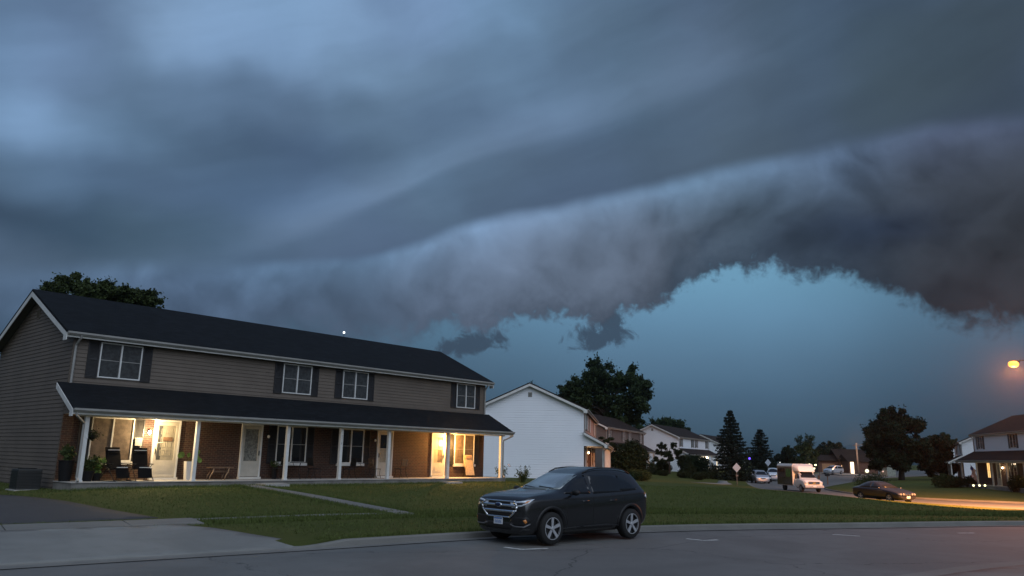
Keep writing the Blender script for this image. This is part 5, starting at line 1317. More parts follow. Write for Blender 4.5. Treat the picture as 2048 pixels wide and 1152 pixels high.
patch(bv, [(a * .86, .883 + (b - .883) * .78) for a, b in ov_], front_fn, (-1, 0, 0), .041, mat('emblem_blue', (.01, .02, .06), .3), 'emblem_field', em, cell=.04)
patch(bv, [(-.50, .50), (.50, .50), (.44, .34), (-.44, .34)], front_fn, (-1, 0, 0), .006, M['blackp'], 'lower_intake', T, cell=.06)
# plate sits under the grille, towards the passenger side as in the photo
h = bv.ray_cast(Vector((5, .02, .53)), Vector((-1, 0, 0)))[0]
pl = MB().box(h.x + .005, h.x + .02, -.155, .155, .44, .60).build('licence_plate', M['plate'], T, bevel=.004)
MB().box(h.x + .0205, h.x + .022, -.145, .145, .555, .592).build('plate_band', M['plate_blue'], pl)
ch = MB()
for i, y in enumerate((-.11, -.072, -.034, .012, .05, .088)):
    ch.box(h.x + .0205, h.x + .022, y, y + .02, .465, .535 - (.012 if i % 2 else 0))
ch.build('plate_marks', M['plate_blue'], pl)

def simple_car(name, label, loc, rz, stations, mt, wheels, r, side_w, screen, grille='bar', group=None, rim='rim', lights='lamp_clear'):
    T = thing(name, label, 'car', loc, rz, group)
    body, bv = car_shell(T, stations, mt, wheels, r, .04)
    wmax = max(q[5] for q in stations)
    for sg in (1, -1):
        for o_ in side_w: patch(bv, o_, side_fn(sg), (0, -sg, 0), .006, M['glass_car'], 'side_window', T, cell=.12)
        for x in wheels: wheel(T, x, sg * (wmax - .115), r, .2, sg, rm=rim)
        fx = stations[1][0]; zz = stations[1][2]
        dd_ = Vector((-.85, -sg * .53, 0)); tt = Vector((-.53, sg * .85, 0)); oc_ = Vector((fx, sg * wmax * .72, 0)) - dd_ * 3
        fn = lambda a, b, oc_=oc_, tt=tt: tuple(oc_ + tt * a + Vector((0, 0, b)))
        patch(bv, [(-.17, zz - .13), (.16, zz - .10), (.20, zz + .03), (-.17, zz - .01)], fn, dd_, .008, M[lights], 'headlight', T, cell=.07)
        mx = screen[2]
        MB().ball((mx, sg * (wmax + .08), stations[4][2] + .08), .09, 8, sq=(.7, 1.1, .75)).build('wing_mirror', mt, T, smooth=True)
    z0, z1s, _ = screen[:3]; w0, w1s = screen[3:5]
    patch(bv, [(-w0, z0), (w0, z0), (w1s, z1s), (-w1s, z1s)], front_fn, (-1, 0, 0), .007, M['windscreen'], 'windscreen', T, cell=.1)
    patch(bv, [(-w1s * .9, z0 + .05), (w1s * .9, z0 + .05), (w1s * .8, z1s - .05), (-w1s * .8, z1s - .05)], rear_fn, (1, 0, 0), .007, M['glass_car'], 'rear_window', T, cell=.1)
    zz = stations[1][2]
    patch(bv, [(-.36, zz - .06), (.36, zz - .06), (.30, zz - .17), (-.30, zz - .17)], front_fn, (-1, 0, 0), .008, M['blackp'], 'grille', T, cell=.1)
    h = bv.ray_cast(Vector((5, 0, zz - .26)), Vector((-1, 0, 0)))[0]
    if h is not None: MB().box(h.x + .004, h.x + .015, -.16, .16, zz - .33, zz - .19).build('licence_plate', M['plate'], T)
    return T, bv
SED = [(2.30,.34,.55,.61,.52,.64,.52),(2.20,.20,.66,.72,.70,.81,.68),(1.9,.17,.74,.80,.74,.87,.74),(1.2,.16,.84,.92,.76,.90,.74),(.88,.16,.88,.97,.76,.90,.70),(.70,.16,.89,1.03,.76,.90,.67),(-.05,.16,.91,1.39,.76,.9,.56),(-.75,.16,.92,1.44,.76,.9,.55),(-1.3,.16,.94,1.33,.76,.9,.57),(-1.75,.17,.95,1.07,.76,.9,.66),(-2.2,.2,.93,.98,.74,.87,.72),(-2.45,.28,.82,.88,.66,.80,.66)]
sx, sy = 27.56, 58.1
Ts, bs = simple_car('parked_sedan', 'dark sedan with twin round front lamps, parked on the orange-lit side street', (sx, sy, z1(sx, sy) - .13), R(286.7), SED, paint('charcoal_paint', (.022, .022, .027), .3, .4), (1.41, -1.41), .31,
    [[(.62, .96), (.05, 1.28), (-.38, 1.33), (-.36, .97)], [(-.44, .97), (-.46, 1.33), (-1.05, 1.29), (-1.52, 1.05), (-1.5, .99)]], (1.0, 1.34, .62, .62, .50), lights='lamp_dark')
for y in (-.60, -.38, .38, .60):
    h = bs.ray_cast(Vector((5, y, .58)), Vector((-1, 0, 0)))[0]
    if h is not None: MB().lathe([(.075, h.x - .01), (.075, h.x + .012), (.05, h.x + .02)], (0, y, .60), 14, axis='x').build('round_lamp', M['lamp_mid'], Ts, smooth=True)
for y in (-.13, .13):
    h = bs.ray_cast(Vector((5, y, .62)), Vector((-1, 0, 0)))[0]
    g_ = MB().lathe([(.09, h.x - .005), (.09, h.x + .01), (.06, h.x + .012)], (0, y, .62), 10, axis='x').build('kidney_grille', M['chrome'], Ts)
VAN = [(2.3,.32,.6,.7,.6,.76,.6),(2.2,.2,.80,.90,.8,.92,.78),(1.7,.18,.97,1.08,.85,.97,.8),(1.25,.18,1.0,1.2,.86,.98,.76),(.3,.18,1.05,1.68,.86,.99,.68),(-.5,.18,1.08,1.78,.86,.99,.68),(-2.0,.18,1.1,1.75,.85,.98,.68),(-2.5,.25,1.1,1.52,.8,.95,.68),(-2.65,.35,1.0,1.1,.7,.9,.7)]
vw = [[(.75, 1.12), (.2, 1.55), (-.45, 1.62), (-.42, 1.12)], [(-.52, 1.12), (-.54, 1.62), (-2.25, 1.58), (-2.3, 1.14)]]
def car_at(u, D, dz=-.13): x = at(u, 950, D)[0]; return (x, D, z1(x, D) + dz)
simple_car('parked_minivan', 'silver minivan at the head of the row of parked cars behind the shuttle van', (34.9, 109.5, z1(34.9, 109.5) - .13), R(262), VAN, paint('silver_paint', (.42, .46, .52), .3, .5), (1.5, -1.5), .34, vw, (1.15, 1.66, .8, .72, .60))
simple_car('parked_sedan', 'black car squeezed between the silver minivan and the white pickup', (37.6, 116.0, z1(37.6, 116.0) - .13), R(257), SED, paint('black_paint', (.012, .013, .015), .25, .4), (1.41, -1.41), .31,
    [[(.62, .96), (.05, 1.28), (-.38, 1.33), (-.36, .97)], [(-.44, .97), (-.46, 1.33), (-1.05, 1.29), (-1.52, 1.05), (-1.5, .99)]], (1.0, 1.34, .62, .62, .50))
PICK = [(q[0] * 1.1, q[1] + .08, q[2] + .13, q[3] + .16, q[4], q[5] + .02, q[6]) for q in VAN]
simple_car('parked_truck', 'white high-bonneted truck looking out behind the shuttle van', (40.9, 122.0, z1(40.9, 122) - .13), R(254), PICK, paint('white_truck_paint', (.60, .66, .72), .3, .1), (1.7, -1.7), .38, [[(a, b + .14) for a, b in o_] for o_ in vw], (1.3, 1.80, .85, .74, .62))
simple_car('parked_minivan', 'pale silver car on the driveway of the brick bungalow', (at(1666, 945, 165)[0], 165, z1(72, 165) + .03), R(215), VAN, paint('pale_silver_paint', (.50, .55, .62), .3, .4), (1.5, -1.5), .34, vw, (1.15, 1.66, .8, .72, .60))

# --- shuttle van: cab plus raised box body
T = thing('shuttle_van', 'white shuttle van with raised roof cap and black-wrapped side, lit orange', 'van', (29.32, 79.2, z1(29.32, 79.2) - .13), R(274))
wv = paint('white_van_paint', (.74, .74, .72), .35, 0.0)
CAB = [(3.02,.50,.84,.92,.66,.86,.74),(2.94,.38,1.02,1.12,.82,.96,.84),(2.5,.34,1.14,1.26,.88,.99,.86),(2.05,.32,1.20,1.36,.88,1.0,.82),(1.90,.32,1.22,1.46,.88,1.0,.80),(1.30,.32,1.26,2.02,.88,1.0,.76),(.9,.32,1.28,2.14,.88,1.0,.76),(.5,.32,1.28,2.14,.88,1.0,.76)]
body, bv = car_shell(T, CAB, wv, (2.05,), .37)
bx_ = MB(); bx_.prism([(-1.10, .55), (1.10, .55), (1.14, .8), (1.14, 2.60), (1.02, 2.80), (-1.02, 2.80), (-1.14, 2.60), (-1.14, .8)], 'x', -3.3, .62)
T.scale = (.95, .95, .95)
cb = bx_.build('box_body', wv, T, bevel=.03)
# sloping roof cap over the cab
cp_ = MB(); A = [(.60, -1.13, 2.05), (.60, 1.13, 2.05), (.60, 1.13, 2.58), (.60, 1.0, 2.79), (.60, -1.0, 2.79), (.60, -1.13, 2.58)]
B = [(1.62, -.86, 2.0), (1.62, .86, 2.0), (1.45, .84, 2.30), (1.20, .72, 2.60), (1.20, -.72, 2.60), (1.45, -.84, 2.30)]
n0 = len(cp_.v); cp_.v += A + B
for i in range(6): cp_.f.append((n0 + i, n0 + (i + 1) % 6, n0 + 6 + (i + 1) % 6, n0 + 6 + i)); cp_.mi.append(0)
cp_.f += [tuple(n0 + i for i in range(5, -1, -1)), tuple(n0 + 6 + i for i in range(6))]; cp_.mi += [0, 0]
o = cp_.build('roof_cap', wv, T); md = o.modifiers.new('s', 'BEVEL'); md.width = .08; md.segments = 3; bake(o)
wrap = MB().box(-3.25, .50, -1.160, -1.142, .62, 2.50).build('side_wrap', mat('black_wrap', (.012, .013, .012), .3, coat=.4), T)
MB().box(-.95, .15, -1.166, -1.161, 1.45, 2.25).build('green_picture', mat('green_picture', (.04, .16, .02), .4, vary=.6, vscale=4), wrap)
MB().box(-1.4, .3, -1.166, -1.161, .75, 1.15).build('grey_lettering_band', mat('dim_grey_print', (.06, .065, .06), .5, vary=.8, vscale=6), wrap)
MB().box(-3.0, -1.2, -1.166, -1.161, 1.3, 2.3).build('side_window', M['glass_car'], wrap)
for sg in (1, -1):
    patch(bv, [(1.72, 1.32), (1.30, 1.78), (.80, 1.86), (.80, 1.32)], side_fn(sg), (0, -sg, 0), .006, M['glass_car'], 'cab_window', T, cell=.1)
    wheel(T, 2.05, sg * .88, .37, .23, sg, rm='rim'); wheel(T, -1.85, sg * .95, .37, .25, sg, rm='rim_dark')
    MB().box(1.55, 1.66, min(sg * 1.12, sg * 1.32), max(sg * 1.12, sg * 1.32), 1.30, 1.68).tube([(1.62, sg * .95, 1.45), (1.60, sg * 1.15, 1.5)], .02, 5).build('wing_mirror', M['blackp'], T, bevel=.015)
    MB().box(2.90, 3.03, min(sg * .60, sg * .90), max(sg * .60, sg * .90), .88, 1.08).build('headlight', M['lamp_clear'], T, bevel=.02)
patch(bv, [(-.80, 1.42), (.80, 1.42), (.68, 1.98), (-.68, 1.98)], front_fn, (-1, 0, 0), .007, M['windscreen'], 'windscreen', T, cell=.1)
gr = MB().box(2.98, 3.06, -.58, .58, .80, 1.06).build('grille', M['blackp'], T, bevel=.01)
MB().box(3.062, 3.08, -.58, .58, .90, .96).build('grille_bar', M['chrome'], gr)
bt = MB().box(3.082, 3.095, -.15, .15, .905, .955).box(3.083, 3.096, -.06, .06, .89, .97); bt.build('emblem', mat('gold_emblem', (.8, .55, .15), .3, metal=.6), gr)
MB().prism([(2.95, .46), (3.16, .48), (3.16, .68), (2.95, .72)], 'y', -.98, .98).build('bumper', M['rim'], T, bevel=.02)
MB().box(3.165, 3.175, -.17, .17, .52, .66).build('licence_plate', M['plate'], T)

# ------------------------------------------------------------------ things on the near porch
FZ = .03
def pthing(name, label, cat, x, y, z=FZ, rot=0.0, group=None):
    return thing(name, label, cat, w1(x, y, z), RZ1 + rot, group)
def recliner(label, x, y, rot):
    T = pthing('patio_recliner', label, 'chair', x, y, FZ, rot, 'black recliners on the near porch')
    # faces -y; frame of two looping tubes per side
    for sx in (-.31, .31):
        f = MB(); f.tube([(sx, -.62, .02), (sx, -.25, .02), (sx, .45, .02)], .014, 6)
        f.tube([(sx, -.55, .02), (sx, -.10, .44), (sx, .28, .60)], .014, 6); f.tube([(sx, .40, .02), (sx, .05, .40), (sx, -.30, .62)], .014, 6)
        f.build('frame', M['metal_dark'], T)
        MB().box(sx - .03, sx + .03, -.34, .22, .605, .635).build('armrest', M['metal_dark'], T, bevel=.008)
    b = MB(); b.prism([(.02, .44), (.05, .43), (.34, 1.20), (.30, 1.21)], 'x', -.27, .27); b.build('backrest', M['sling'], T)
    b = MB(); b.prism([(.04, .44), (.04, .41), (-.42, .44), (-.42, .47)], 'x', -.27, .27); b.prism([(-.42, .47), (-.42, .44), (-.56, .12), (-.585, .13)], 'x', -.25, .25); b.build('seat', M['sling'], T)
    b = MB(); b.prism([(.23, 1.12), (.28, 1.10), (.24, .97), (.18, .99)], 'x', -.23, .23); b.build('head_cushion', M['sling'], T, bevel=.02)
    for (yy, zz, hw_) in ((.20, 1.10, .22), (-.44, .485, .2)):
        MB().box(-hw_, hw_, yy - .03, yy + .02, zz, zz + .025).build('light_band', M['white_pot'], T)
    return T
M['sling'] = mat('black_sling_fabric', (.006, .006, .007), .8, spec=.05)
recliner('black folding recliner in front of the big porch window', 1.62, -1.05, .18)
recliner('black folding recliner between the big porch window and the brightest front door', 2.56, -1.0, -.06)
T = pthing('side_table', 'small dark round table between the two black recliners', 'table', 2.12, -.55)
MB().lathe([(.24, .50), (.24, .52)], (0, 0, 0), 20).build('tabletop', M['metal_dark'], T)
for k in range(3):
    a = k * 2.09; MB().tube([(.2 * math.cos(a), .2 * math.sin(a), 0), (.05 * math.cos(a), .05 * math.sin(a), .25), (.18 * math.cos(a), .18 * math.sin(a), .5)], .01, 5).build('leg', M['metal_dark'], T)
def leafy_pot(label, x, y, r, h, ph, n, lm, pot='terracotta_dark', leaf=.14, group=None, long=False, name='potted_plant'):
    T = pthing(name, label, 'potted plant', x, y, FZ, 0, group)
    MB().lathe([(r * .7, 0), (r, h), (r * 1.06, h), (r * 1.06, h - .03), (r * .9, h - .04), (.01, h - .04)], (0, 0, 0), 18).build('pot', M[pot], T, smooth=False)
    C = []; s = MB()
    for k in range(14):
        a = rng.random() * 6.28; l = rng.uniform(.1, .30) * (1.5 if long else 1); hh = ph * rng.uniform(.6, 1.1)
        s.tube([(0, 0, h - .04), (math.cos(a) * l * .5, math.sin(a) * l * .5, h + hh * .7), (math.cos(a) * l, math.sin(a) * l, h + hh * .85)], .007, 4)
        t = rng.random((n // 14, 1)); C.append(np.c_[math.cos(a) * l * t, math.sin(a) * l * t, h + hh * np.sin(t * 2)] + rng.normal(size=(n // 14, 3)) * .05)
    s.build('stem', M['leaf_lt'], T); leaf_mesh('foliage', np.vstack(C), leaf, M[lm], T)
    return T
leafy_pot('tall black square-shouldered pot with leafy plant at the left corner post', .12, -.62, .26, .72, .42, 300, 'leaf_lt', leaf=.15, group='potted plants at the left end of the near porch')
leafy_pot('bushy dark potted fern under the big porch window', .78, -.85, .22, .36, .42, 600, 'leaf_lt', leaf=.12, group='potted plants at the left end of the near porch', long=True)
leafy_pot('pale-leaved trailing potted plant beside the left black recliner', 1.18, -.62, .18, .28, .45, 360, 'leaf_br', leaf=.10, group='potted plants at the left end of the near porch', long=True)
T = pthing('hanging_basket', 'hanging basket of trailing flowers before the big porch window', 'hanging basket', .62, -1.25, 1.62)
MB().lathe([(.04, -.14), (.13, -.06), (.16, .02), (.15, .02)], (0, 0, 0), 14).build('basket', M['terracotta_dark'], T)
mb = MB()
for k in range(3): a = k * 2.09; mb.tube([(.15 * math.cos(a), .15 * math.sin(a), .02), (0, 0, .76)], .005, 4)
mb.build('chain', M['metal_dark'], T)
leaf_mesh('foliage', rng.normal(size=(260, 3)) * (.11, .11, .09) + (0, 0, .03), .08, M['leaf'], T)
# tall white planter with elephant-ear leaves
T = pthing('tall_planter', 'tall white square planter with big heart-shaped leaves by the second post', 'potted plant', 4.62, -.55)
MB().prism([(-.09, 0), (.09, 0), (.15, .72), (-.15, .72)], 'y', -.11, .11).build('pot', M['white_pot'], T)
lf = []
for (dx_, dy_, z, s, tilt) in ((-.42, -.12, .88, .20, .3), (.12, -.25, 1.02, .17, -.3), (.30, .05, .80, .16, .2), (.05, .15, .92, .13, .9), (.22, -.28, .72, .15, -.8)):
    MB().tube([(0, 0, .7), (dx_ * .5, dy_ * .5, z * .98), (dx_, dy_, z)], .008, 5).build('stem', M['leaf_lt'], T)
    m_ = MB(); out = []
    for k in range(14):
        a = 2 * math.pi * k / 14; rr = s * (.62 + .38 * math.cos(a - math.pi * .0)) if abs(a - math.pi) > .4 else s * .16
        out.append((rr * math.sin(a) * 1.05, -.02 * math.cos(a * 2), rr * math.cos(a)))
    c_, s__ = math.cos(tilt), math.sin(tilt)
    out = [(dx_ + p[0] * c_ - p[2] * s__, dy_ + p[1] - .05 - abs(p[0]) * .3, z + p[0] * s__ + p[2] * c_ + .02) for p in out]
    ctr = (dx_, dy_ - .03, z + .02)
    for k in range(14): m_.face([ctr, out[k], out[(k + 1) % 14]])
    m_.build('leaf', M['leaf_br'], T, smooth=False)
# small garden bench with curved legs
T = pthing('porch_bench', 'small wooden bench with curved light legs, between the second post and the plain door', 'bench', 5.98, -.55)
MB().box(-.52, .52, -.17, .17, .46, .50).build('seat', M['wood'], T, bevel=.008)
for x in (-.36, .30):
    for y in (-.12, .12):
        MB().tube([(x - .14, y, 0), (x - .10, y, .16), (x, y, .32), (x + .02, y, .46)], [.022, .024, .028, .03], 6).build('leg', M['wood_tan'] if y < 0 else M['wood'], T, smooth=True)
MB().box(-.34, .30, -.02, .02, .30, .34).build('stretcher', M['wood'], T)
def bistro_chair(label, x, y, rot, backm='wood_tan', group=None):
    T = pthing('patio_chair', label, 'chair', x, y, FZ, rot, group)
    for sx in (-.2, .2):
        MB().tube([(sx, -.24, 0), (sx, -.16, .22), (sx, -.18, .44)], .012, 5).build('leg', M['metal_dark'], T)
        MB().tube([(sx, .30, 0), (sx, .18, .24), (sx, .17, .46), (sx, .26, .92)], .013, 5).build('leg', M['metal_dark'], T)
    MB().box(-.22, .22, -.22, .20, .435, .46).build('seat', M['metal_dark'], T, bevel=.005)
    MB().prism([(.20, .58), (.225, .58), (.285, .93), (.26, .93)], 'x', -.21, .21).build('backrest', M[backm], T)
    return T
def bistro_table(label, x, y, group=None, oblong=False):
    T = pthing('patio_table', label, 'table', x, y, FZ, 0, group)
    MB().lathe([(.34, .70), (.35, .71), (.34, .725)], (0, 0, 0), 22).build('tabletop', M['metal_dark'], T)
    for k in range(3):
        a = k * 2.09 + .4; MB().tube([(.28 * math.cos(a), .28 * math.sin(a), 0), (.06 * math.cos(a), .06 * math.sin(a), .35), (.22 * math.cos(a), .22 * math.sin(a), .70)], .011, 5).build('leg', M['metal_dark'], T)
bistro_chair('tan-backed metal chair against the bricks right of the half-glazed door', 15.62, -.55, math.pi * 1.5)
bistro_table('dark bistro table in front of the window left of the half-glazed door', 13.2, -.75, 'dark patio sets on the near porch')
bistro_chair('tan-backed chair at the bistro table beside the half-glazed door', 13.95, -.6, math.pi * .45, 'wood', 'dark patio sets on the near porch')
bistro_chair('dark chair left of the bistro table near the fourth post', 12.35, -.7, -math.pi * .5, 'metal_dark', 'dark patio sets on the near porch')
bistro_table('dark round table in the unlit bay between the third and fourth posts', 9.55, -.7, 'dark patio sets on the near porch')
bistro_chair('black chair right of the table in the unlit bay', 10.5, -.6, math.pi * .5, 'metal_dark', 'dark patio sets on the near porch')
bistro_chair('black chair left of the table in the unlit bay', 8.75, -.55, -math.pi * .45, 'metal_dark', 'dark patio sets on the near porch')
leafy_pot('small pot with a dried flower clump by the third post', 8.62, -.35, .14, .5, .22, 160, 'leaf_lt', leaf=.08)
# folded sun lounger leaning on the wall
T = pthing('folded_lounger', 'folded tan sun lounger standing upright against the last porch window', 'lounger', 20.62, -.42, FZ, -.12)
MB().prism([(-.16, .12), (-.12, .12), (.16, 1.18), (.12, 1.19)], 'x', -.29, .29).build('sling', mat('tan_lounger_fabric', (.50, .34, .19), .7, vary=.15, vscale=9), T)
MB().prism([(.07, 1.02), (.02, 1.0), (.05, 1.14), (.11, 1.15)], 'x', -.20, .20).build('head_cushion', M['wood_tan'], T, bevel=.02)
for sx in (-.33, .33):
    MB().tube([(sx, -.22, .02), (sx, -.14, .12), (sx, .17, 1.2)], .013, 6).tube([(sx, .1, .02), (sx * 1.05, -.12, .35), (sx * 1.12, -.22, .62)], .013, 6).build('frame', M['metal_dark'], T)
MB().tube([(-.33, -.22, .02), (.33, -.22, .02)], .013, 6).build('crossbar', M['metal_dark'], T)
# air conditioner by the side wall
T = pthing('air_conditioner', 'dark air conditioning unit on the ground by the side wall of the near townhouse', 'air conditioner', -.72, .62, 0)
T.location.z = z1(T.location.x, T.location.y) + .02
MB().box(-.38, .38, -.38, .38, 0, .70).build('case', mat('dark_green_case', (.03, .032, .032), .5), T, bevel=.02)
mb = MB()
for i in range(11): mb.box(-.392, .392, -.392, .392, .08 + i * .052, .095 + i * .052)
mb.build('fins', M['metal_dark'], T); MB().lathe([(.30, .705), (.30, .72), (.26, .73)], (0, 0, 0), 20).build('fan_grille', M['metal_dark'], T)
MB().box(-.46, .46, -.46, .46, -.12, -.001).build('pad', M['concrete'], T)
# front step and the flagstone at the right bay
T = tag(MB().box(-.5, .5, -.35, .35, -.12, .07).build('stepping_slab', M['concrete']), 'pale concrete slab in the grass under the sixth porch post', 'slab')
p = w1(17.6, -2.15); T.location = (p[0], p[1], z1(p[0], p[1])); T.rotation_euler = (0, 0, RZ1)
T = tag(MB().box(-.55, .55, -.4, .4, -.16, .10).build('stepping_slab', M['concrete']), 'concrete step where the garden path meets the near porch', 'slab')
p = w1(7.5, -2.1); T.location = (p[0], p[1], z1(p[0], p[1])); T.rotation_euler = (0, 0, RZ1)

# ------------------------------------------------------------------ street things
# sodium street lamp: column stands outside the frame to the right
LX, LY, LZ = 32.9, 50.0, 8.42
T = thing('street_lamp', 'glowing orange street lamp on a tall arm above the side street', 'street lamp', (36.3, 50.6, z1(36.3, 50.6) - .1))
hh = LZ - T.location.z
MB().tube([(0, 0, 0), (0, 0, hh * .6), (0, 0, hh)], [.11, .09, .065], 10).build('column', M['metal'], T, smooth=True)
MB().tube([(0, 0, hh - .1), (-1.4, -.2, hh + .42), (-2.9, -.5, hh + .40)], [.035, .03, .028], 8).build('arm', M['metal_dark'], T, smooth=True)
hd = MB().ball((-3.3, -.6, hh + .30), .26, 12, sq=(1.3, .6, .38)).build('lamp_head', M['metal_dark'], T, smooth=True)
MB().ball((-3.4, -.6, hh + .14), .30, 14, sq=(1.1, .9, .75)).build('lamp_glass', mat('sodium_glow', (1, .6, .2), .5, emit=(1.0, .42, .06), estr=1.9), T, smooth=True)
def spot(name, loc, target, energy, color, ang_, blend, radius, parent=None):
    l = bpy.data.lights.new(name, 'SPOT'); l.energy = energy; l.color = color; l.spot_size = ang_; l.spot_blend = blend; l.shadow_soft_size = radius
    o = bpy.data.objects.new(name, l); COL.objects.link(o)
    o.location = loc; o.rotation_euler = (Vector(target) - Vector(loc)).to_track_quat('-Z', 'Y').to_euler()
    return o
point_light('lamp_spill', (LX, LY, LZ - .42), 350, (1.0, .30, .08), .12)
spot('lamp_side_light', (LX, LY, LZ - .42), (0, 0, 2.5), 6800, (1.0, .28, .07), R(46), .8, .12)
spot('sodium_light', (LX, LY, LZ - .5), (30, 58, -.8), 50000, (1.0, .36, .10), R(104), .5, .15)

def warning_sign(label, loc, s, rz):
    T = thing('road_sign', label, 'road sign', loc, rz, 'backs of two diamond road signs')
    MB().box(-.03, .03, -.03, .03, -.2, 1.9 + s * .5).build('post', mat('sign_post_steel', (.12, .12, .12), .5, metal=.4) if 'spost' not in M else M['spost'], T)
    c = 1.9; MB().prism([(0, c - s), (s, c), (0, c + s), (-s, c)], 'y', -.052, -.045).build('plate', M['signback'], T, bevel=.0)
    return T
M['signback'] = mat('bare_sign_metal', (.30, .38, .46), .5, metal=.2)
def on_g(x, y): return (x, y, z1(x, y))
sg1 = warning_sign('nearer diamond road sign seen from behind, in front of the tallest spruce', on_g(25.46, 88), .52, .25)
MB().box(-.14, .16, -.05, -.044, .95, 1.12).build('small_plate', mat('dim_plate', (.10, .10, .10), .5), sg1)
T = warning_sign('farther diamond road sign seen from behind, above the parked cars', on_g(37.96, 115.2), .52, .3); T.location.z += .75
M['spost'] = T.children[0].active_material
MB().box(-.03, .03, -.03, .03, -1.0, -.18).build('post_foot', M['spost'], T)
# mailbox by the shuttle van
p = at(1655, 958, 107); T = thing('mailbox', 'dark kerbside mailbox on a post right of the shuttle van', 'mailbox', (p[0], p[1], z1(p[0], p[1])))
MB().box(-.05, .05, -.05, .05, -.1, 1.0).build('post', M['wood'], T)
MB().prism([(-.2, 1.0), (.2, 1.0), (.2, 1.22), (.14, 1.34), (0, 1.38), (-.14, 1.34), (-.2, 1.22)], 'y', -.35, .35).build('box', M['metal_dark'], T)
# utility pole and wires
PD = 172; p = at(1717, 948, PD); px_, pz_ = p[0], z1(p[0], PD); top = at(1713, 886, PD)[2] - pz_
T = thing('utility_pole', 'wooden utility pole lit orange on the far side of the street', 'utility pole', (px_, PD, pz_))
MB().tube([(0, 0, -.3), (0, 0, top)], [.21, .15], 10).build('shaft', mat('weathered_pole', (.30, .24, .19), .9, vary=.3), T, smooth=True)
MB().box(-.7, .7, -.06, .06, top - .55, top - .42).build('crossarm', M['wood'], T)
for i, (dx_, zt) in enumerate(((-.6, -.40), (.6, -.40))):
    w = MB(); q = at(1600, 894 + i * 5, 235); e = (q[0] - px_, q[1] - PD, q[2] - pz_)
    w.tube([(dx_ + (e[0] - dx_) * t, e[1] * t, top + zt + (e[2] - top - zt) * t - 1.2 * 4 * t * (1 - t) * .5) for t in np.linspace(0, 1, 9)], .022, 4).build('wire', M['metal_dark'], T)
point_light('far_sodium_light', (px_ - 2.5, PD - 6, pz_ + 7), 1500, (1.0, .45, .16), .2)
T = thing('street_lamp', 'distant street lamp column hidden among the trees beside the utility pole', 'street lamp', (px_ - 2.5, PD - 5.6, pz_)) if False else None
# brick bungalow with garage at the far bend
bx0 = at(1637, 945, 182)[0]; bz = z1(bx0 + 5, 182) + .1
T = thing('bungalow', 'low brick bungalow with a lit garage edge behind the utility pole', 'house', (bx0, 182, bz), -.12)
MB().box(0, 4.6, 0, 7, -.5, 2.5).box(4.6, 10.4, -.6, 7, -.5, 3.0).build('wall', M['brick_dark'], T)
r = MB(); r.prism([(-1.2, 2.9), (3.2, 5.3), (7.6, 2.9), (3.2, 5.1)], 'x', 4.0, 11.2); r.prism([(-.5, 2.5), (3.2, 3.9), (7.4, 2.5), (3.2, 3.75)], 'x', -.5, 4.6)
r.prism([(-1.2, 2.9), (3.2, 5.1), (3.2, 5.3), (-1.2, 3.02)], 'x', 4.0, 11.2); r.prism([(-.5, 2.5), (3.2, 3.8), (3.2, 3.9), (-.5, 2.62)], 'x', -.51, 4.59); r.build('roof', M['shingle_brown'], T)
MB().box(.9, 3.7, -.04, .02, -.4, 1.9).build('garage_door', M['wood_tan'], T)
MB().box(6.0, 6.5, -.66, -.6, 1.1, 2.2).build('window', M['siding_white'], T)
MB().box(5.0, 5.15, -.7, -.6, .5, 1.6).build('door_light', mat('far_warm_light', (1, .7, .4), .5, emit=(1, .62, .3), estr=1.2), T)
T = thing('house', 'pale far house with only its white upper wall showing over the bungalow', 'house', (at(1655, 915, 240)[0], 240, .2), 0)
MB().box(0, 4.6, 0, 8, -.3, 5.1).build('wall', M['siding_white'], T); MB().prism([(-.4, 5.1), (4, 5.75), (8.4, 5.1)], 'x', -.3, 4.9).build('roof', M['shingle_brown'], T)
# lit doorway / garage edge beside the pole
q = at(1710, 948, 176); T = thing('lit_garage', 'small garage with a tall bright white-lit door edge beside the utility pole', 'garage', (q[0] - .8, 177, z1(q[0], 177)), 0)
MB().box(0, 6.5, 0, 6, -.3, 2.7).build('wall', M['brick_dark'], T); MB().prism([(-.4, 2.6), (3, 4.2), (6.4, 2.6)], 'x', -.3, 6.8).build('roof', M['shingle_brown'], T)
MB().box(.35, 1.1, -.06, .0, -.1, 2.5).build('lit_door', mat('bright_lit_door', (1, .85, .6), .5, emit=(1, .80, .52), estr=2.2), T)
# white shed gable among the trees
q = at(1783, 945, 160); T = thing('garden_shed', 'pale shed end half hidden under the broad black-green tree', 'shed', (q[0], 160, z1(q[0], 160)), .1)
MB().prism([(-.9, -.2), (.9, -.2), (.9, 1.7), (0, 2.4), (-.9, 1.7)], 'y', 0, 2.5).build('wall', mat('pale_shed_paint', (.34, .36, .30), .6, vary=.3), T)
MB().prism([(-1.1, 1.6), (0, 2.5), (1.1, 1.6), (1.1, 1.7), (0, 2.62), (-1.1, 1.7)], 'y', -.15, 2.7).build('roof', M['shingle_brown'], T)
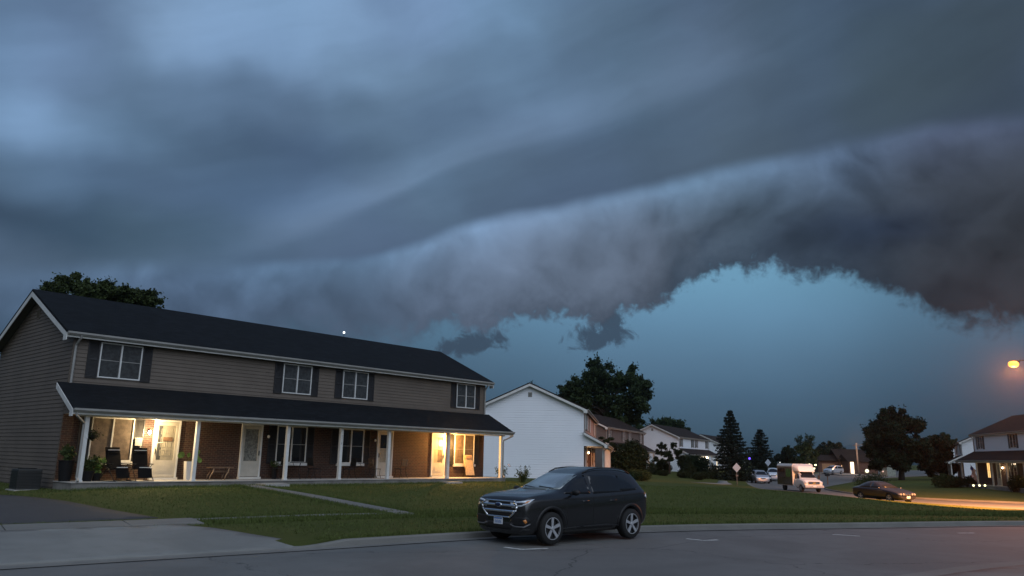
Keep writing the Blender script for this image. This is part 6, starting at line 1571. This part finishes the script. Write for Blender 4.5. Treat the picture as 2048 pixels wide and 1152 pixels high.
# small far lights
def lamp_ball(name, label, u, v, D, r, col, s, cat='lamp', group=None, post=True):
    p = at(u, v, D); gz_ = z1(p[0], D) - .05; T = thing(name, label, cat, (p[0], D, gz_), 0, group); h = p[2] - gz_
    if post and h > .15: MB().tube([(0, 0, 0), (0, 0, h)], .03, 6).build('post', M['metal_dark'], T)
    MB().ball((0, 0, h), r, 10).build('lamp_glass', mat('lamp_glow', col, .5, emit=col, estr=s), T, smooth=True)
    return T
for (u, lab) in ((1947, 'leftmost of the three low garden lights on the right-hand lawn'), (1959, 'middle one of the three low garden lights on the right-hand lawn'), (1970, 'rightmost of the three low garden lights on the right-hand lawn')):
    lamp_ball('garden_light', lab, u, 971, 80, .10, (1, .95, .5), 3.0, 'garden light', 'low garden lights on the right-hand lawn')
lamp_ball('globe_lamp', 'round yellow-white globe lamp right of the utility pole', 1734, 942, 150, .34, (1, .95, .62), 1.6)
lamp_ball('globe_lamp', 'dim reddish lamp far behind the dark sedan roof', 1766, 943, 150, .14, (1, .6, .45), .8)
lamp_ball('blue_light', 'tiny violet-blue light glowing in front of the spruces', 1499, 917, 122, .17, (.14, .07, 1), 2.5)
lamp_ball('porch_globe', 'tiny white light above the parked cars', 1560, 925, 140, .09, (1, .95, .85), 1.2)
T = thing('string_lights', 'cluster of yellow-white bulbs hanging just above the shuttle van roof', 'string lights', (at(1615, 935, 150)[0], 150, z1(66, 150)))
MB().tube([(-.3, 0, 0), (-.3, 0, 3.6)], .04, 6).tube([(2.2, 0, 0), (2.2, 0, 3.6)], .04, 6).tube([(-.3, 0, 3.3), (1, 0, 2.9), (2.2, 0, 3.3)], .015, 5).build('frame', M['metal_dark'], T)
for (u, v) in ((1615, 932), (1619, 929), (1622, 931), (1620, 935), (1624, 936), (1628, 937), (1631, 930)):
    p = at(u, v, 149.9); MB().ball((p[0] - T.location.x, p[1] - 150, p[2] - T.location.z), .19, 8, sq=(1.2, 1, .8)).build('bulb', mat('bulb_glow', (1, .9, .5), .5, emit=(1, .92, .55), estr=2.5) if 'bg' not in M else M['bg'], T, smooth=True)
# far mast light above the near roof
p = at(688, 665, 75); T = thing('mast_light', 'tiny bright white light on a thin mast just above the near roof ridge', 'lamp', (p[0], 75, z1(p[0], 75)))
MB().tube([(0, 0, -.2), (0, 0, p[2] - T.location.z)], [.06, .02], 6).build('mast', M['metal_dark'], T)
MB().ball((0, 0, p[2] - T.location.z), .11, 10).build('lamp_glass', mat('white_glow', (1, 1, 1), .5, emit=(.9, .95, 1), estr=2.5), T, smooth=True)
# driveway and path of the white shuttered townhouse side
drape('side_path', [(20.2, 87.5), (23.6, 87.0), (25.8, 91.0), (27.5, 99), (29.6, 107), (28.6, 107.4), (26.4, 99.6), (24.4, 92.6), (22.5, 90.3)], M['apron'], .02, 1.0)
drape('side_driveway', [(67.0, 160), (72.5, 158), (77.5, 180), (70, 182)], M['apron'], .02, 1.5)

# scattering volume added only so the street lamp shows a halo
hz_ = MB().box(-420, 520, -60, 640, -3.0, 40).build('halo_haze', bpy.data.materials.new('halo_volume'), None)
hz_['kind'] = 'stuff'
hm = hz_.data.materials[0]; hm.use_nodes = True; hm.node_tree.nodes.clear()
hv = hm.node_tree.nodes.new('ShaderNodeVolumePrincipled'); ho = hm.node_tree.nodes.new('ShaderNodeOutputMaterial')
hv.inputs['Color'].default_value = (.8, .85, .9, 1); hv.inputs['Density'].default_value = .0002
hv.inputs['Anisotropy'].default_value = .9
hm.node_tree.links.new(hv.outputs[0], ho.inputs['Volume'])
